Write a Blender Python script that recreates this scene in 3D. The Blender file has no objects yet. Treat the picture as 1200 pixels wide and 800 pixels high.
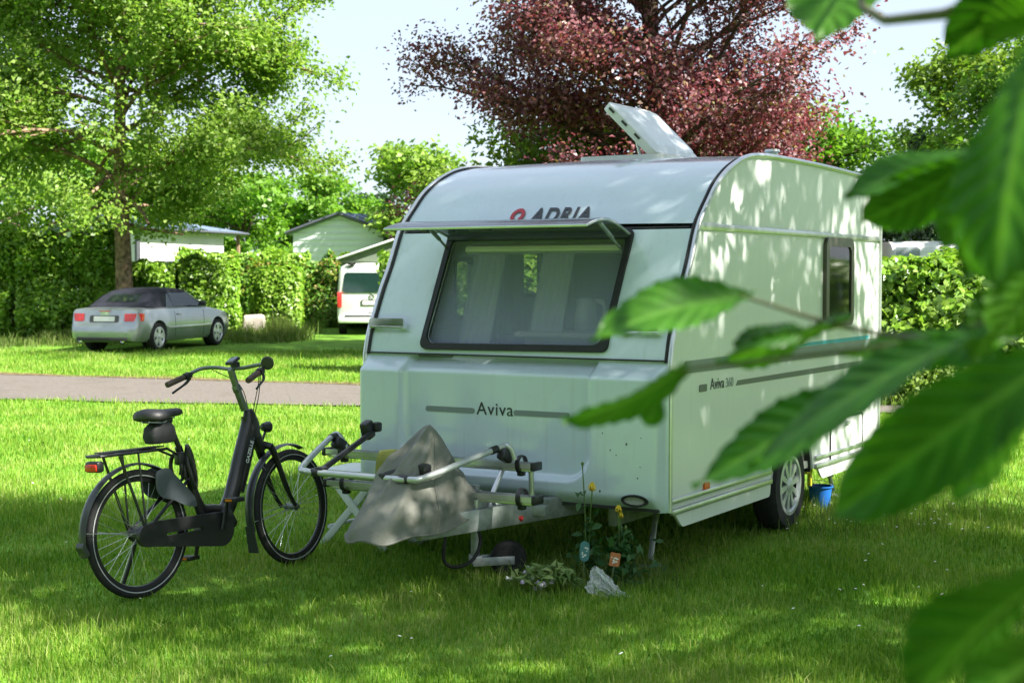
import bpy, bmesh, math, random
import numpy as np
from mathutils import Vector, Matrix
from mathutils.geometry import tessellate_polygon, delaunay_2d_cdt

R = math.radians
PI = math.pi
scene = bpy.context.scene
COL = scene.collection

# ------------------------------------------------------------------ camera
FPX = 1750.0                       # focal length in pixels of the 1200 px wide photograph
CAMZ = 1.75
PITCH = math.atan(74 / FPX)
cam_d = bpy.data.cameras.new("camera")
cam = bpy.data.objects.new("camera", cam_d)
COL.objects.link(cam)
cam.location = (0, 0, CAMZ)
cam.rotation_euler = (PI / 2 - PITCH, 0, 0)
cam_d.sensor_width = 36
cam_d.lens = 36 * FPX / 1200
cam_d.clip_start = 0.05
cam_d.clip_end = 3000
cam_d.dof.use_dof = True
cam_d.dof.focus_distance = 8.6
cam_d.dof.aperture_fstop = 5.6
scene.camera = cam


def ray(px, py):
    x = (px - 600) / FPX
    y = (400 - py) / FPX
    c, s = math.cos(PITCH), math.sin(PITCH)
    return Vector((x, c + y * s, -s + y * c))


def at(px, py, D):
    d = ray(px, py)
    return Vector((0, 0, CAMZ)) + d * (D / d.y)


def gz(x, y):
    return 0.009 * max(0.0, min(y, 90.0) - 18.0)


def gpt(px, D):
    """ground point seen in column px at depth D"""
    X = (px - 600) / FPX * D
    return Vector((X, D, gz(X, D)))


# ------------------------------------------------------------------ materials
def _nodes(name):
    m = bpy.data.materials.new(name)
    m.use_nodes = True
    nt = m.node_tree
    return m, nt, nt.nodes["Principled BSDF"]


def mat(name, col, rough=0.5, metal=0.0, spec=0.5, coat=0.0, var=0.08, vscale=6.0, bump=0.0, bscale=60.0,
        col2=None, dirt=0.0, dirtcol=(0.12, 0.11, 0.08), dscale=3.0, streak=0.0):
    m, nt, b = _nodes(name)
    L = nt.links
    b.inputs["Roughness"].default_value = rough
    b.inputs["Metallic"].default_value = metal
    b.inputs["Specular IOR Level"].default_value = spec
    b.inputs["Coat Weight"].default_value = coat
    b.inputs["Coat Roughness"].default_value = 0.08
    tc = nt.nodes.new("ShaderNodeTexCoord")
    nz = nt.nodes.new("ShaderNodeTexNoise")
    nz.inputs["Scale"].default_value = vscale
    nz.inputs["Detail"].default_value = 6
    L.new(tc.outputs["Object"], nz.inputs["Vector"])
    cr = nt.nodes.new("ShaderNodeValToRGB")
    a = [max(0, c * (1 - var)) for c in col]
    z = [min(1, c * (1 + var)) for c in (col2 or col)]
    cr.color_ramp.elements[0].position = 0.3
    cr.color_ramp.elements[1].position = 0.7
    cr.color_ramp.elements[0].color = (*a, 1)
    cr.color_ramp.elements[1].color = (*z, 1)
    L.new(nz.outputs["Fac"], cr.inputs["Fac"])
    out = cr.outputs["Color"]
    if dirt > 0:
        n2 = nt.nodes.new("ShaderNodeTexNoise")
        n2.inputs["Scale"].default_value = dscale
        n2.inputs["Detail"].default_value = 10
        n2.inputs["Roughness"].default_value = 0.7
        L.new(tc.outputs["Object"], n2.inputs["Vector"])
        mr = nt.nodes.new("ShaderNodeMapRange")
        mr.inputs["From Min"].default_value = 0.52
        mr.inputs["From Max"].default_value = 0.75
        mr.inputs["To Max"].default_value = dirt
        L.new(n2.outputs["Fac"], mr.inputs["Value"])
        mx = nt.nodes.new("ShaderNodeMixRGB")
        mx.inputs["Color2"].default_value = (*dirtcol, 1)
        fac = mr.outputs["Result"]
        if streak > 0:
            mp_ = nt.nodes.new("ShaderNodeMapping")
            mp_.inputs["Scale"].default_value = (9, 9, 0.55)
            n4 = nt.nodes.new("ShaderNodeTexNoise")
            n4.inputs["Scale"].default_value = 3.0
            n4.inputs["Detail"].default_value = 8
            L.new(tc.outputs["Object"], mp_.inputs["Vector"])
            L.new(mp_.outputs["Vector"], n4.inputs["Vector"])
            m4 = nt.nodes.new("ShaderNodeMapRange")
            m4.inputs["From Min"].default_value = 0.55
            m4.inputs["From Max"].default_value = 0.78
            m4.inputs["To Max"].default_value = streak
            L.new(n4.outputs["Fac"], m4.inputs["Value"])
            ad = nt.nodes.new("ShaderNodeMath")
            ad.operation = "MAXIMUM"
            L.new(fac, ad.inputs[0])
            L.new(m4.outputs["Result"], ad.inputs[1])
            fac = ad.outputs[0]
        L.new(fac, mx.inputs["Fac"])
        L.new(out, mx.inputs["Color1"])
        out = mx.outputs["Color"]
        ma = nt.nodes.new("ShaderNodeMath")
        ma.operation = "MULTIPLY_ADD"
        ma.inputs[1].default_value = 0.5
        ma.inputs[2].default_value = rough
        L.new(mr.outputs["Result"], ma.inputs[0])
        L.new(ma.outputs[0], b.inputs["Roughness"])
    L.new(out, b.inputs["Base Color"])
    if bump > 0:
        n3 = nt.nodes.new("ShaderNodeTexNoise")
        n3.inputs["Scale"].default_value = bscale
        n3.inputs["Detail"].default_value = 5
        L.new(tc.outputs["Object"], n3.inputs["Vector"])
        bp = nt.nodes.new("ShaderNodeBump")
        bp.inputs["Strength"].default_value = bump
        bp.inputs["Distance"].default_value = 0.01
        L.new(n3.outputs["Fac"], bp.inputs["Height"])
        L.new(bp.outputs["Normal"], b.inputs["Normal"])
    return m


def leafmat(name, cols, trans=0.4, rough=0.45, spec=0.4, tint=(1.15, 1.25, 0.6), veins=False, patch=None):
    """foliage: every leaf (mesh island) takes its own tone; light passes through"""
    m, nt, b = _nodes(name)
    L = nt.links
    g = nt.nodes.new("ShaderNodeNewGeometry")
    cr = nt.nodes.new("ShaderNodeValToRGB")
    while len(cr.color_ramp.elements) < len(cols):
        cr.color_ramp.elements.new(0.5)
    for i, c in enumerate(cols):
        cr.color_ramp.elements[i].position = i / max(1, len(cols) - 1)
        cr.color_ramp.elements[i].color = (*c, 1)
    fac = g.outputs["Random Per Island"]
    if patch:
        # broad patches of drier and lusher growth on top of the blade to blade variation
        n2 = nt.nodes.new("ShaderNodeTexNoise")
        n2.inputs["Scale"].default_value = patch
        n2.inputs["Detail"].default_value = 5
        L.new(g.outputs["Position"], n2.inputs["Vector"])
        mr = nt.nodes.new("ShaderNodeMapRange")
        mr.inputs["From Min"].default_value = 0.3
        mr.inputs["From Max"].default_value = 0.7
        mr.inputs["To Min"].default_value = -0.38
        mr.inputs["To Max"].default_value = 0.38
        L.new(n2.outputs["Fac"], mr.inputs["Value"])
        ad = nt.nodes.new("ShaderNodeMath")
        ad.use_clamp = True
        L.new(fac, ad.inputs[0])
        L.new(mr.outputs["Result"], ad.inputs[1])
        fac = ad.outputs[0]
    L.new(fac, cr.inputs["Fac"])
    b.inputs["Roughness"].default_value = rough
    b.inputs["Specular IOR Level"].default_value = spec
    L.new(cr.outputs["Color"], b.inputs["Base Color"])
    tr = nt.nodes.new("ShaderNodeBsdfTranslucent")
    mu = nt.nodes.new("ShaderNodeMixRGB")
    mu.blend_type = "MULTIPLY"
    mu.inputs["Fac"].default_value = 1
    mu.inputs["Color2"].default_value = (*tint, 1)
    L.new(cr.outputs["Color"], mu.inputs["Color1"])
    L.new(mu.outputs["Color"], tr.inputs["Color"])
    mx = nt.nodes.new("ShaderNodeMixShader")
    mx.inputs["Fac"].default_value = trans
    L.new(b.outputs["BSDF"], mx.inputs[1])
    L.new(tr.outputs["BSDF"], mx.inputs[2])
    L.new(mx.outputs["Shader"], nt.nodes["Material Output"].inputs["Surface"])
    if veins:
        tc = nt.nodes.new("ShaderNodeTexCoord")
        n3 = nt.nodes.new("ShaderNodeTexNoise")
        n3.inputs["Scale"].default_value = 220
        L.new(tc.outputs["Object"], n3.inputs["Vector"])
        bp = nt.nodes.new("ShaderNodeBump")
        bp.inputs["Strength"].default_value = 0.35
        bp.inputs["Distance"].default_value = 0.002
        L.new(n3.outputs["Fac"], bp.inputs["Height"])
        L.new(bp.outputs["Normal"], b.inputs["Normal"])
    return m


def glassmat(name, col=(0.02, 0.025, 0.03), mixf=0.35, rough=0.03):
    """thin glazing: reflective, partly see-through"""
    m, nt, b = _nodes(name)
    L = nt.links
    b.inputs["Base Color"].default_value = (*col, 1)
    b.inputs["Roughness"].default_value = rough
    b.inputs["Specular IOR Level"].default_value = 0.8
    t = nt.nodes.new("ShaderNodeBsdfTransparent")
    t.inputs["Color"].default_value = (0.85, 0.9, 0.9, 1)
    mx = nt.nodes.new("ShaderNodeMixShader")
    mx.inputs["Fac"].default_value = mixf
    L.new(b.outputs["BSDF"], mx.inputs[1])
    L.new(t.outputs["BSDF"], mx.inputs[2])
    L.new(mx.outputs["Shader"], nt.nodes["Material Output"].inputs["Surface"])
    return m


# ------------------------------------------------------------------ mesh building
class MB:
    def __init__(s):
        s.v = []
        s.f = []

    def add(s, vs, fs):
        n = len(s.v)
        s.v += [tuple(v) for v in vs]
        s.f += [[i + n for i in f] for f in fs]
        return s

    def box(s, c, size, rot=None, bev=0.0, seg=2):
        bm = bmesh.new()
        bmesh.ops.create_cube(bm, size=1)
        bmesh.ops.scale(bm, vec=size, verts=bm.verts)
        if bev > 0:
            bmesh.ops.bevel(bm, geom=list(bm.edges), offset=bev, segments=seg, profile=0.5, affect="EDGES")
        if rot is not None:
            if not isinstance(rot, Matrix):
                rot = Matrix.Rotation(rot[2], 3, "Z") @ Matrix.Rotation(rot[1], 3, "Y") @ Matrix.Rotation(rot[0], 3, "X")
            bmesh.ops.transform(bm, matrix=rot.to_4x4(), verts=bm.verts)
        bmesh.ops.translate(bm, vec=c, verts=bm.verts)
        bm.verts.index_update()
        s.add([v.co[:] for v in bm.verts], [[v.index for v in f.verts] for f in bm.faces])
        bm.free()
        return s

    def tube(s, pts, r, seg=8, closed=False, caps=True, flat=None):
        """round tube along points; r one radius or one per point; flat=(a,b) for an oval section"""
        P = [Vector(p) for p in pts]
        n = len(P)
        rs = r if isinstance(r, (list, tuple)) else [r] * n
        T = []
        for i in range(n):
            if closed:
                t = P[(i + 1) % n] - P[i - 1]
            else:
                t = P[min(i + 1, n - 1)] - P[max(i - 1, 0)]
            T.append(t.normalized() if t.length > 1e-9 else Vector((0, 0, 1)))
        ref = Vector((0, 0, 1)) if abs(T[0].z) < 0.9 else Vector((1, 0, 0))
        N = (ref - T[0] * ref.dot(T[0])).normalized()
        vs, fs = [], []
        fa, fb = flat or (1, 1)
        for i in range(n):
            N = (N - T[i] * N.dot(T[i]))
            N = N.normalized() if N.length > 1e-6 else T[i].orthogonal().normalized()
            B = T[i].cross(N)
            for k in range(seg):
                a = 2 * PI * k / seg
                vs.append(P[i] + (N * math.cos(a) * fa + B * math.sin(a) * fb) * rs[i])
        m = n if closed else n - 1
        for i in range(m):
            j = (i + 1) % n
            for k in range(seg):
                l = (k + 1) % seg
                fs.append([i * seg + k, i * seg + l, j * seg + l, j * seg + k])
        if caps and not closed:
            fs.append(list(range(seg))[::-1])
            fs.append([(n - 1) * seg + k for k in range(seg)])
        return s.add(vs, fs)

    def lathe(s, prof, c, axis, seg=24, closed=False):
        """prof: (radius, height) pairs turned about axis through c"""
        A = Vector(axis).normalized()
        U = A.orthogonal().normalized()
        V = A.cross(U)
        C = Vector(c)
        vs, fs = [], []
        n = len(prof)
        for (r, h) in prof:
            for k in range(seg):
                a = 2 * PI * k / seg
                vs.append(C + A * h + (U * math.cos(a) + V * math.sin(a)) * max(r, 1e-5))
        for i in range(n if closed else n - 1):
            j = (i + 1) % n
            for k in range(seg):
                l = (k + 1) % seg
                fs.append([i * seg + k, i * seg + l, j * seg + l, j * seg + k])
        return s.add(vs, fs)

    def plate(s, outer, holes, fn, thick):
        """flat outline with holes; fn(u, v, d) -> 3-D point, d from 0 to thick"""
        loops = [outer] + list(holes)
        flat = [p for l in loops for p in l]
        tris = tessellate_polygon([[Vector((p[0], p[1], 0)) for p in l] for l in loops])
        n = len(flat)
        vs = [fn(p[0], p[1], 0) for p in flat] + [fn(p[0], p[1], thick) for p in flat]
        fs = [list(t) for t in tris] + [[i + n for i in t][::-1] for t in tris]
        o = 0
        for l in loops:
            k = len(l)
            for i in range(k):
                j = (i + 1) % k
                fs.append([o + i, o + j, n + o + j, n + o + i])
            o += k
        return s.add(vs, fs)

    def grid(s, fn, nu, nv):
        vs = [fn(i / nu, j / nv) for i in range(nu + 1) for j in range(nv + 1)]
        fs = []
        w = nv + 1
        for i in range(nu):
            for j in range(nv):
                fs.append([i * w + j, (i + 1) * w + j, (i + 1) * w + j + 1, i * w + j + 1])
        return s.add(vs, fs)

    def loft(s, rings, caps=True, closed=True):
        n = len(rings[0])
        vs = [p for r in rings for p in r]
        fs = []
        for i in range(len(rings) - 1):
            for k in range(n if closed else n - 1):
                l = (k + 1) % n
                fs.append([i * n + k, i * n + l, (i + 1) * n + l, (i + 1) * n + k])
        if caps:
            fs.append(list(range(n))[::-1])
            fs.append([(len(rings) - 1) * n + k for k in range(n)])
        return s.add(vs, fs)

    def xform(s, M):
        s.v = [tuple(M @ Vector(v)) for v in s.v]
        return s

    def build(s, name, m, parent=None, angle=38, recalc=True, label=None, merge=0.0):
        me = bpy.data.meshes.new(name)
        bm = bmesh.new()
        bv = [bm.verts.new(v) for v in s.v]
        for f in s.f:
            if len(set(f)) < 3:
                continue
            try:
                bm.faces.new([bv[i] for i in f])
            except ValueError:
                pass
        if merge > 0:
            bmesh.ops.remove_doubles(bm, verts=bm.verts, dist=merge)
        if recalc:
            bmesh.ops.recalc_face_normals(bm, faces=bm.faces)
        for f in bm.faces:
            f.smooth = True
        bm.to_mesh(me)
        bm.free()
        me.set_sharp_from_angle(angle=R(angle))
        me.materials.append(m)
        o = bpy.data.objects.new(name, me)
        COL.objects.link(o)
        if parent is not None:
            o.parent = parent
        if label:
            o["label"] = label
        return o


def thing(name, label, cat, loc=(0, 0, 0), rz=0.0, group=None):
    o = bpy.data.objects.new(name, None)
    COL.objects.link(o)
    o.empty_display_size = 0.2
    o.location = loc
    o.rotation_euler = (0, 0, rz)
    o["label"] = label
    o["category"] = cat
    if group:
        o["group"] = group
    return o


def tag(o, label, cat, group=None):
    o["label"] = label
    o["category"] = cat
    if group:
        o["group"] = group
    return o


def copy_tree(o, parent=None):
    c = o.copy()
    COL.objects.link(c)
    if parent is not None:
        c.parent = parent
    for ch in list(o.children):
        copy_tree(ch, c)
    return c


def boolean_cut(o, cutters):
    """cut closed MB shapes out of the object o (mesh replaced by the evaluated one)"""
    tmp = []
    for mb in cutters:
        c = mb.build("cutter", o.data.materials[0])
        tmp.append(c)
        md = o.modifiers.new("b", "BOOLEAN")
        md.operation = "DIFFERENCE"
        md.solver = "EXACT"
        md.object = c
        c.parent = o.parent
    bpy.context.view_layer.update()
    dg = bpy.context.evaluated_depsgraph_get()
    me = bpy.data.meshes.new_from_object(o.evaluated_get(dg))
    o.modifiers.clear()
    o.data = me
    for f in me.polygons:
        f.use_smooth = True
    me.set_sharp_from_angle(angle=R(35))
    for c in tmp:
        bpy.data.objects.remove(c)


def text_mesh(body, size, fn, name, m, parent, depth=0.002, bold=False, shear=0.0, spacing=1.0, align="LEFT"):
    """lettering laid on a surface: fn(u, v, d) -> 3-D point"""
    cu = bpy.data.curves.new(name, "FONT")
    cu.body = body
    cu.size = size
    cu.shear = shear
    cu.align_x = align
    cu.space_character = spacing
    if bold:
        cu.offset = size * 0.025
    cu.extrude = depth / 2
    o = bpy.data.objects.new(name, cu)
    COL.objects.link(o)
    dg = bpy.context.evaluated_depsgraph_get()
    dg.update()
    me = bpy.data.meshes.new_from_object(o.evaluated_get(dg))
    bpy.data.objects.remove(o)
    for v in me.vertices:
        v.co = fn(v.co.x, v.co.y, v.co.z + depth / 2)
    me.materials.clear()
    me.materials.append(m)
    t = bpy.data.objects.new(name, me)
    COL.objects.link(t)
    if parent is not None:
        t.parent = parent
    return t


def rrect(x0, y0, x1, y1, r, n=5):
    out = []
    for (cx, cy, a0) in ((x1 - r, y1 - r, 0), (x0 + r, y1 - r, 90), (x0 + r, y0 + r, 180), (x1 - r, y0 + r, 270)):
        for k in range(n + 1):
            a = R(a0 + 90 * k / n)
            out.append((cx + r * math.cos(a), cy + r * math.sin(a)))
    return out


def rpoly(pts, r, n=4):
    """polygon with rounded corners"""
    out = []
    m = len(pts)
    for i in range(m):
        p = Vector(pts[i])
        a = (Vector(pts[i - 1]) - p)
        b = (Vector(pts[(i + 1) % m]) - p)
        rr = min(r, a.length * 0.45, b.length * 0.45)
        p0 = p + a.normalized() * rr
        p1 = p + b.normalized() * rr
        for k in range(n + 1):
            t = k / n
            q = p0 * (1 - t) ** 2 + p * 2 * t * (1 - t) + p1 * t * t
            out.append(tuple(q))
    return out


def cr_spline(pts, n=6):
    P = [Vector(p) for p in pts]
    out = []
    for i in range(len(P) - 1):
        p0 = P[max(i - 1, 0)]
        p1, p2 = P[i], P[i + 1]
        p3 = P[min(i + 2, len(P) - 1)]
        for k in range(n):
            t = k / n
            out.append(0.5 * ((2 * p1) + (p2 - p0) * t + (2 * p0 - 5 * p1 + 4 * p2 - p3) * t * t + (3 * p1 - p0 - 3 * p2 + p3) * t ** 3))
    out.append(P[-1])
    return out


def sstep(a, b, x):
    t = min(1, max(0, (x - a) / (b - a)))
    return t * t * (3 - 2 * t)


def np_mesh(name, V, F, m, parent=None):
    """V (n,3), F (k,c) index array with a constant corner count"""
    me = bpy.data.meshes.new(name)
    nf, c = F.shape
    me.vertices.add(len(V))
    me.vertices.foreach_set("co", np.ascontiguousarray(V, dtype=np.float32).ravel())
    me.loops.add(nf * c)
    me.loops.foreach_set("vertex_index", np.ascontiguousarray(F, dtype=np.int32).ravel())
    me.polygons.add(nf)
    me.polygons.foreach_set("loop_start", np.arange(0, nf * c, c, dtype=np.int32))
    me.polygons.foreach_set("loop_total", np.full(nf, c, dtype=np.int32))
    me.update(calc_edges=True)
    me.materials.append(m)
    o = bpy.data.objects.new(name, me)
    COL.objects.link(o)
    if parent is not None:
        o.parent = parent
    return o


def unit(a):
    return a / np.maximum(np.linalg.norm(a, axis=1, keepdims=True), 1e-9)


def leaf_cloud(name, C, N, size, m, parent, rng, aspect=0.6, fold=0.18, ddir=None):
    """one small folded leaf per centre C with face normal N"""
    n = len(C)
    N = unit(N)
    t = rng.normal(size=(n, 3)) if ddir is None else ddir + rng.normal(size=(n, 3)) * 0.35
    D = unit(t - N * np.sum(t * N, axis=1, keepdims=True))
    E = np.cross(N, D)
    s = size.reshape(-1, 1)
    V = np.empty((n, 4, 3))
    V[:, 0] = C - D * s * 0.5
    V[:, 1] = C + E * s * aspect * 0.5 + N * s * fold
    V[:, 2] = C + D * s * 0.5 - N * s * 0.12
    V[:, 3] = C - E * s * aspect * 0.5 + N * s * fold
    F = np.arange(n * 4).reshape(n, 4)
    return np_mesh(name, V.reshape(-1, 3), F, m, parent)
# ------------------------------------------------------------------ world and sun
SUN_EL, SUN_AZ = R(44), math.atan2(0.90, -0.44)      # azimuth from +Y towards +X
w = bpy.data.worlds.new("World")
scene.world = w
w.use_nodes = True
nt = w.node_tree
bg = nt.nodes["Background"]
sky = nt.nodes.new("ShaderNodeTexSky")
sky.sky_type = "NISHITA"
sky.sun_disc = False
sky.sun_elevation = SUN_EL
sky.sun_rotation = SUN_AZ
sky.air_density = 1.0
sky.dust_density = 1.5
tc = nt.nodes.new("ShaderNodeTexCoord")
mp = nt.nodes.new("ShaderNodeMapping")
mp.inputs["Scale"].default_value = (1.0, 1.0, 2.6)
nz = nt.nodes.new("ShaderNodeTexNoise")
nz.inputs["Scale"].default_value = 2.2
nz.inputs["Detail"].default_value = 7
nz.inputs["Roughness"].default_value = 0.58
cr = nt.nodes.new("ShaderNodeMapRange")
cr.inputs["From Min"].default_value = 0.36
cr.inputs["From Max"].default_value = 0.66
cr.inputs["To Min"].default_value = 0.6
cr.inputs["To Max"].default_value = 0.92
mx = nt.nodes.new("ShaderNodeMixRGB")
mx.inputs["Color2"].default_value = (3.25, 3.7, 4.4, 1)
nt.links.new(tc.outputs["Generated"], mp.inputs["Vector"])
nt.links.new(mp.outputs["Vector"], nz.inputs["Vector"])
nt.links.new(nz.outputs["Fac"], cr.inputs["Value"])
nt.links.new(cr.outputs["Result"], mx.inputs["Fac"])
nt.links.new(sky.outputs["Color"], mx.inputs["Color1"])
nt.links.new(mx.outputs["Color"], bg.inputs["Color"])
bg.inputs["Strength"].default_value = 0.066

sun_d = bpy.data.lights.new("sun", "SUN")
sun_d.energy = 4.3
sun_d.angle = R(0.8)
sun_d.color = (1.0, 0.95, 0.85)
sun = bpy.data.objects.new("sun", sun_d)
COL.objects.link(sun)
sd = Vector((math.sin(SUN_AZ) * math.cos(SUN_EL), math.cos(SUN_AZ) * math.cos(SUN_EL), math.sin(SUN_EL)))
sun.rotation_euler = (-sd).to_track_quat("-Z", "Y").to_euler()

scene.view_settings.view_transform = "Standard"
scene.view_settings.look = "None"
scene.view_settings.gamma = 1.0
scene.view_settings.exposure = 2.05
scene.cycles.use_denoising = True
scene.cycles.max_bounces = 7
scene.cycles.diffuse_bounces = 4
scene.cycles.glossy_bounces = 3
scene.cycles.transmission_bounces = 4
scene.cycles.transparent_max_bounces = 12
scene.cycles.caustics_reflective = False
scene.cycles.caustics_refractive = False
scene.cycles.sample_clamp_indirect = 8

# ------------------------------------------------------------------ ground and road
m_ground = mat("lawn_soil", (0.10, 0.22, 0.022), rough=0.9, spec=0.1, var=0.25, vscale=1.6, bump=0.6, bscale=14,
               col2=(0.14, 0.28, 0.035), dirt=0.35, dirtcol=(0.13, 0.14, 0.05), dscale=0.7)
xs = sorted(set([-700, -300, -120, -60] + list(range(-40, 41, 2)) + [60, 120, 300, 700]))
ys = sorted(set([-200, -60, -20] + list(range(-10, 92, 2)) + [120, 200, 400, 900]))
vs = [(x, y, gz(x, y)) for x in xs for y in ys]
ny = len(ys)
fs = [[i * ny + j, (i + 1) * ny + j, (i + 1) * ny + j + 1, i * ny + j + 1] for i in range(len(xs) - 1) for j in range(ny - 1)]
g = MB().add(vs, fs).build("ground", m_ground, recalc=False)
g["kind"] = "structure"

NEAR = [(-60, 25.5), (-30, 22.9), (-7.2, 21.1), (-2.05, 20.0), (5.0, 19.0), (30, 17.6), (60, 17)]
FAR = [(-60, 40), (-30, 33), (-9.2, 26.0), (-2.44, 23.6), (5.5, 21.9), (30, 20.4), (60, 20)]


def lerp_y(tab, x):
    return float(np.interp(x, [p[0] for p in tab], [p[1] for p in tab]))


m_road = mat("worn_asphalt", (0.122, 0.109, 0.094), rough=0.9, spec=0.2, var=0.12, vscale=22, bump=0.6, bscale=90,
             col2=(0.145, 0.128, 0.116), dirt=0.6, dirtcol=(0.085, 0.075, 0.055), dscale=1.1)
rv, rf = [], []
RX = np.linspace(-60, 60, 241)
_rr = random.Random(5)
for x in RX:
    a, b = lerp_y(NEAR, x) + _rr.uniform(-.12, .12), lerp_y(FAR, x) + _rr.uniform(-.1, .1)
    for k in range(9):
        y = a + (b - a) * k / 8
        rv.append((x, y, gz(x, y) + 0.022))
for i in range(240):
    for k in range(8):
        rf.append([i * 9 + k, (i + 1) * 9 + k, (i + 1) * 9 + k + 1, i * 9 + k + 1])
rd = MB().add(rv, rf).build("road", m_road, recalc=False)
rd["kind"] = "structure"

m_soil = mat("verge_soil", (0.10, 0.075, 0.042), rough=.95, spec=.1, var=.35, vscale=9, bump=.8, bscale=40, col2=(0.15, 0.115, 0.06))
vv, vf = [], []
for x in RX:
    b = lerp_y(FAR, x) + _rr.uniform(-.05, .05)
    w_ = .26 + .16 * math.sin(x * 1.9) + _rr.uniform(-.08, .08)
    for k in range(3):
        y = b - .12 + (w_ + .12) * k / 2
        vv.append((x, y, gz(x, y) + 0.028))
for i in range(240):
    for k in range(2):
        vf.append([i * 3 + k, (i + 1) * 3 + k, (i + 1) * 3 + k + 1, i * 3 + k + 1])
vg = MB().add(vv, vf).build("road_verge", m_soil, recalc=False)
vg["kind"] = "structure"

# ------------------------------------------------------------------ grass
rng = np.random.default_rng(3)


def vnoise(x, y, s, seed):
    r = np.random.default_rng(seed)
    o = np.zeros_like(x)
    for k in range(7):
        a = r.uniform(0, 2 * PI)
        f = s * r.uniform(0.6, 1.9)
        o += np.sin((x * math.cos(a) + y * math.sin(a)) * f + r.uniform(0, 6.28))
    return o / 3.2


def blades(x, y, h, wd, name, m, lean=0.45):
    n = len(x)
    z = 0.009 * np.maximum(0, np.minimum(y, 90) - 18)
    a = rng.uniform(0, 2 * PI, n)
    e = np.stack([np.cos(a), np.sin(a), np.zeros(n)], 1)
    b = rng.uniform(0, 2 * PI, n)
    ln = np.abs(rng.normal(0, lean, n)) * h
    d = np.stack([np.cos(b) * ln, np.sin(b) * ln, np.zeros(n)], 1)
    base = np.stack([x, y, z - 0.004], 1)
    up = np.zeros((n, 3))
    up[:, 2] = h
    ew = e * wd.reshape(-1, 1) * 0.5
    V = np.empty((n, 5, 3))
    V[:, 0] = base - ew
    V[:, 1] = base + ew
    V[:, 2] = base + up * 0.55 + d * 0.3 + ew * 0.8
    V[:, 3] = base + up * 0.55 + d * 0.3 - ew * 0.8
    V[:, 4] = base + up * (1 - 0.25 * np.minimum(1, (ln / h).reshape(-1, 1))) + d
    i = (np.arange(n) * 5).reshape(-1, 1)
    F = np.concatenate([i + np.array([[0, 1, 2]]), i + np.array([[0, 2, 3]]), i + np.array([[3, 2, 4]])], 1).reshape(-1, 3)
    return np_mesh(name, V.reshape(-1, 3), F, m)


def sample_D(n, d0, d1, p):
    """depths with density ~ D^p"""
    u = rng.uniform(0, 1, n)
    q = p + 1
    return (d0 ** q + u * (d1 ** q - d0 ** q)) ** (1 / q)


def not_road(x, y):
    a = np.interp(x, [p[0] for p in NEAR], [p[1] for p in NEAR])
    b = np.interp(x, [p[0] for p in FAR], [p[1] for p in FAR])
    return (y < a + rng.normal(0, .13, len(x)) + .12 * np.sin(x * 1.7) * np.sin(x * .6)) | (y > b + rng.normal(0, .14, len(x)))


m_grass = leafmat("grass_blades", [(0.088, 0.215, 0.016), (0.138, 0.28, 0.024), (0.20, 0.335, 0.035), (0.265, 0.375, 0.06), (0.36, 0.42, 0.13)],
                  trans=0.38, rough=0.5, spec=0.25, tint=(1.1, 1.2, 0.5), patch=0.9)
NB = 430000
D = sample_D(NB, 5.6, 33, -0.75)
X = rng.uniform(-0.40, 0.40, NB) * D + rng.uniform(-.4, .4, NB)
k = not_road(X, D)
X, D = X[k], D[k]
h = np.clip(rng.normal(0.05, 0.018, len(X)), 0.02, 0.14) * (1 + 0.35 * vnoise(X, D, 2.4, 11)) * (0.75 + 0.02 * D)
h = np.maximum(h, 0.015)
tall = rng.uniform(0, 1, len(X)) < 0.012
h[tall] *= 1.9
wd = rng.uniform(0.0032, 0.0062, len(X)) * (0.55 + D / 13)
gr = blades(X, D, h, wd, "grass", m_grass)
gr["kind"] = "stuff"

# long unmown grass at the foot of the hedges, and round the caravan
m_tall = leafmat("tall_grass_blades", [(0.09, 0.17, 0.025), (0.15, 0.22, 0.05), (0.24, 0.27, 0.10)], trans=0.4, rough=0.6, spec=0.2)
tx, ty, th = [], [], []


def tall_strip(x0, y0, x1, y1, wdt, n, hh):
    u = rng.uniform(0, 1, n)
    tx.append(x0 + (x1 - x0) * u + rng.normal(0, .15, n))
    ty.append(y0 + (y1 - y0) * u + rng.normal(0, wdt, n))
    th.append(np.abs(rng.normal(hh, hh * .3, n)) + .04)


tall_strip(-15, 35.4, -9.5, 36.4, .7, 5000, .24)
tall_strip(-7.6, 39.4, -5.6, 41.5, .9, 6000, .36)
tall_strip(-6.8, 37.6, -5.4, 38.4, .7, 3000, .36)
tall_strip(4.6, 20.6, 9.5, 20.0, .4, 2500, .22)
for (cx, cy, rr_, n, hh) in ((0.62, 8.65, .22, 700, .10), (2.2, 10.6, .35, 900, .11), (2.9, 11.2, .5, 900, .10), (0.2, 8.4, .2, 400, .1)):
    tx.append(rng.normal(cx, rr_, n)); ty.append(rng.normal(cy, rr_, n)); th.append(np.abs(rng.normal(hh, .03, n)) + .03)
tx, ty, th = map(np.concatenate, (tx, ty, th))
th = np.where(ty > 18, th * np.clip(.62 + .75 * vnoise(tx, ty, 3.2, 19), .2, 1.5), th)
tg = blades(tx, ty, th, np.where(ty > 18, .022, .006) * rng.uniform(.6, 1.2, len(tx)), "tall_grass", m_tall, lean=.55)
tg["kind"] = "stuff"

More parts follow.
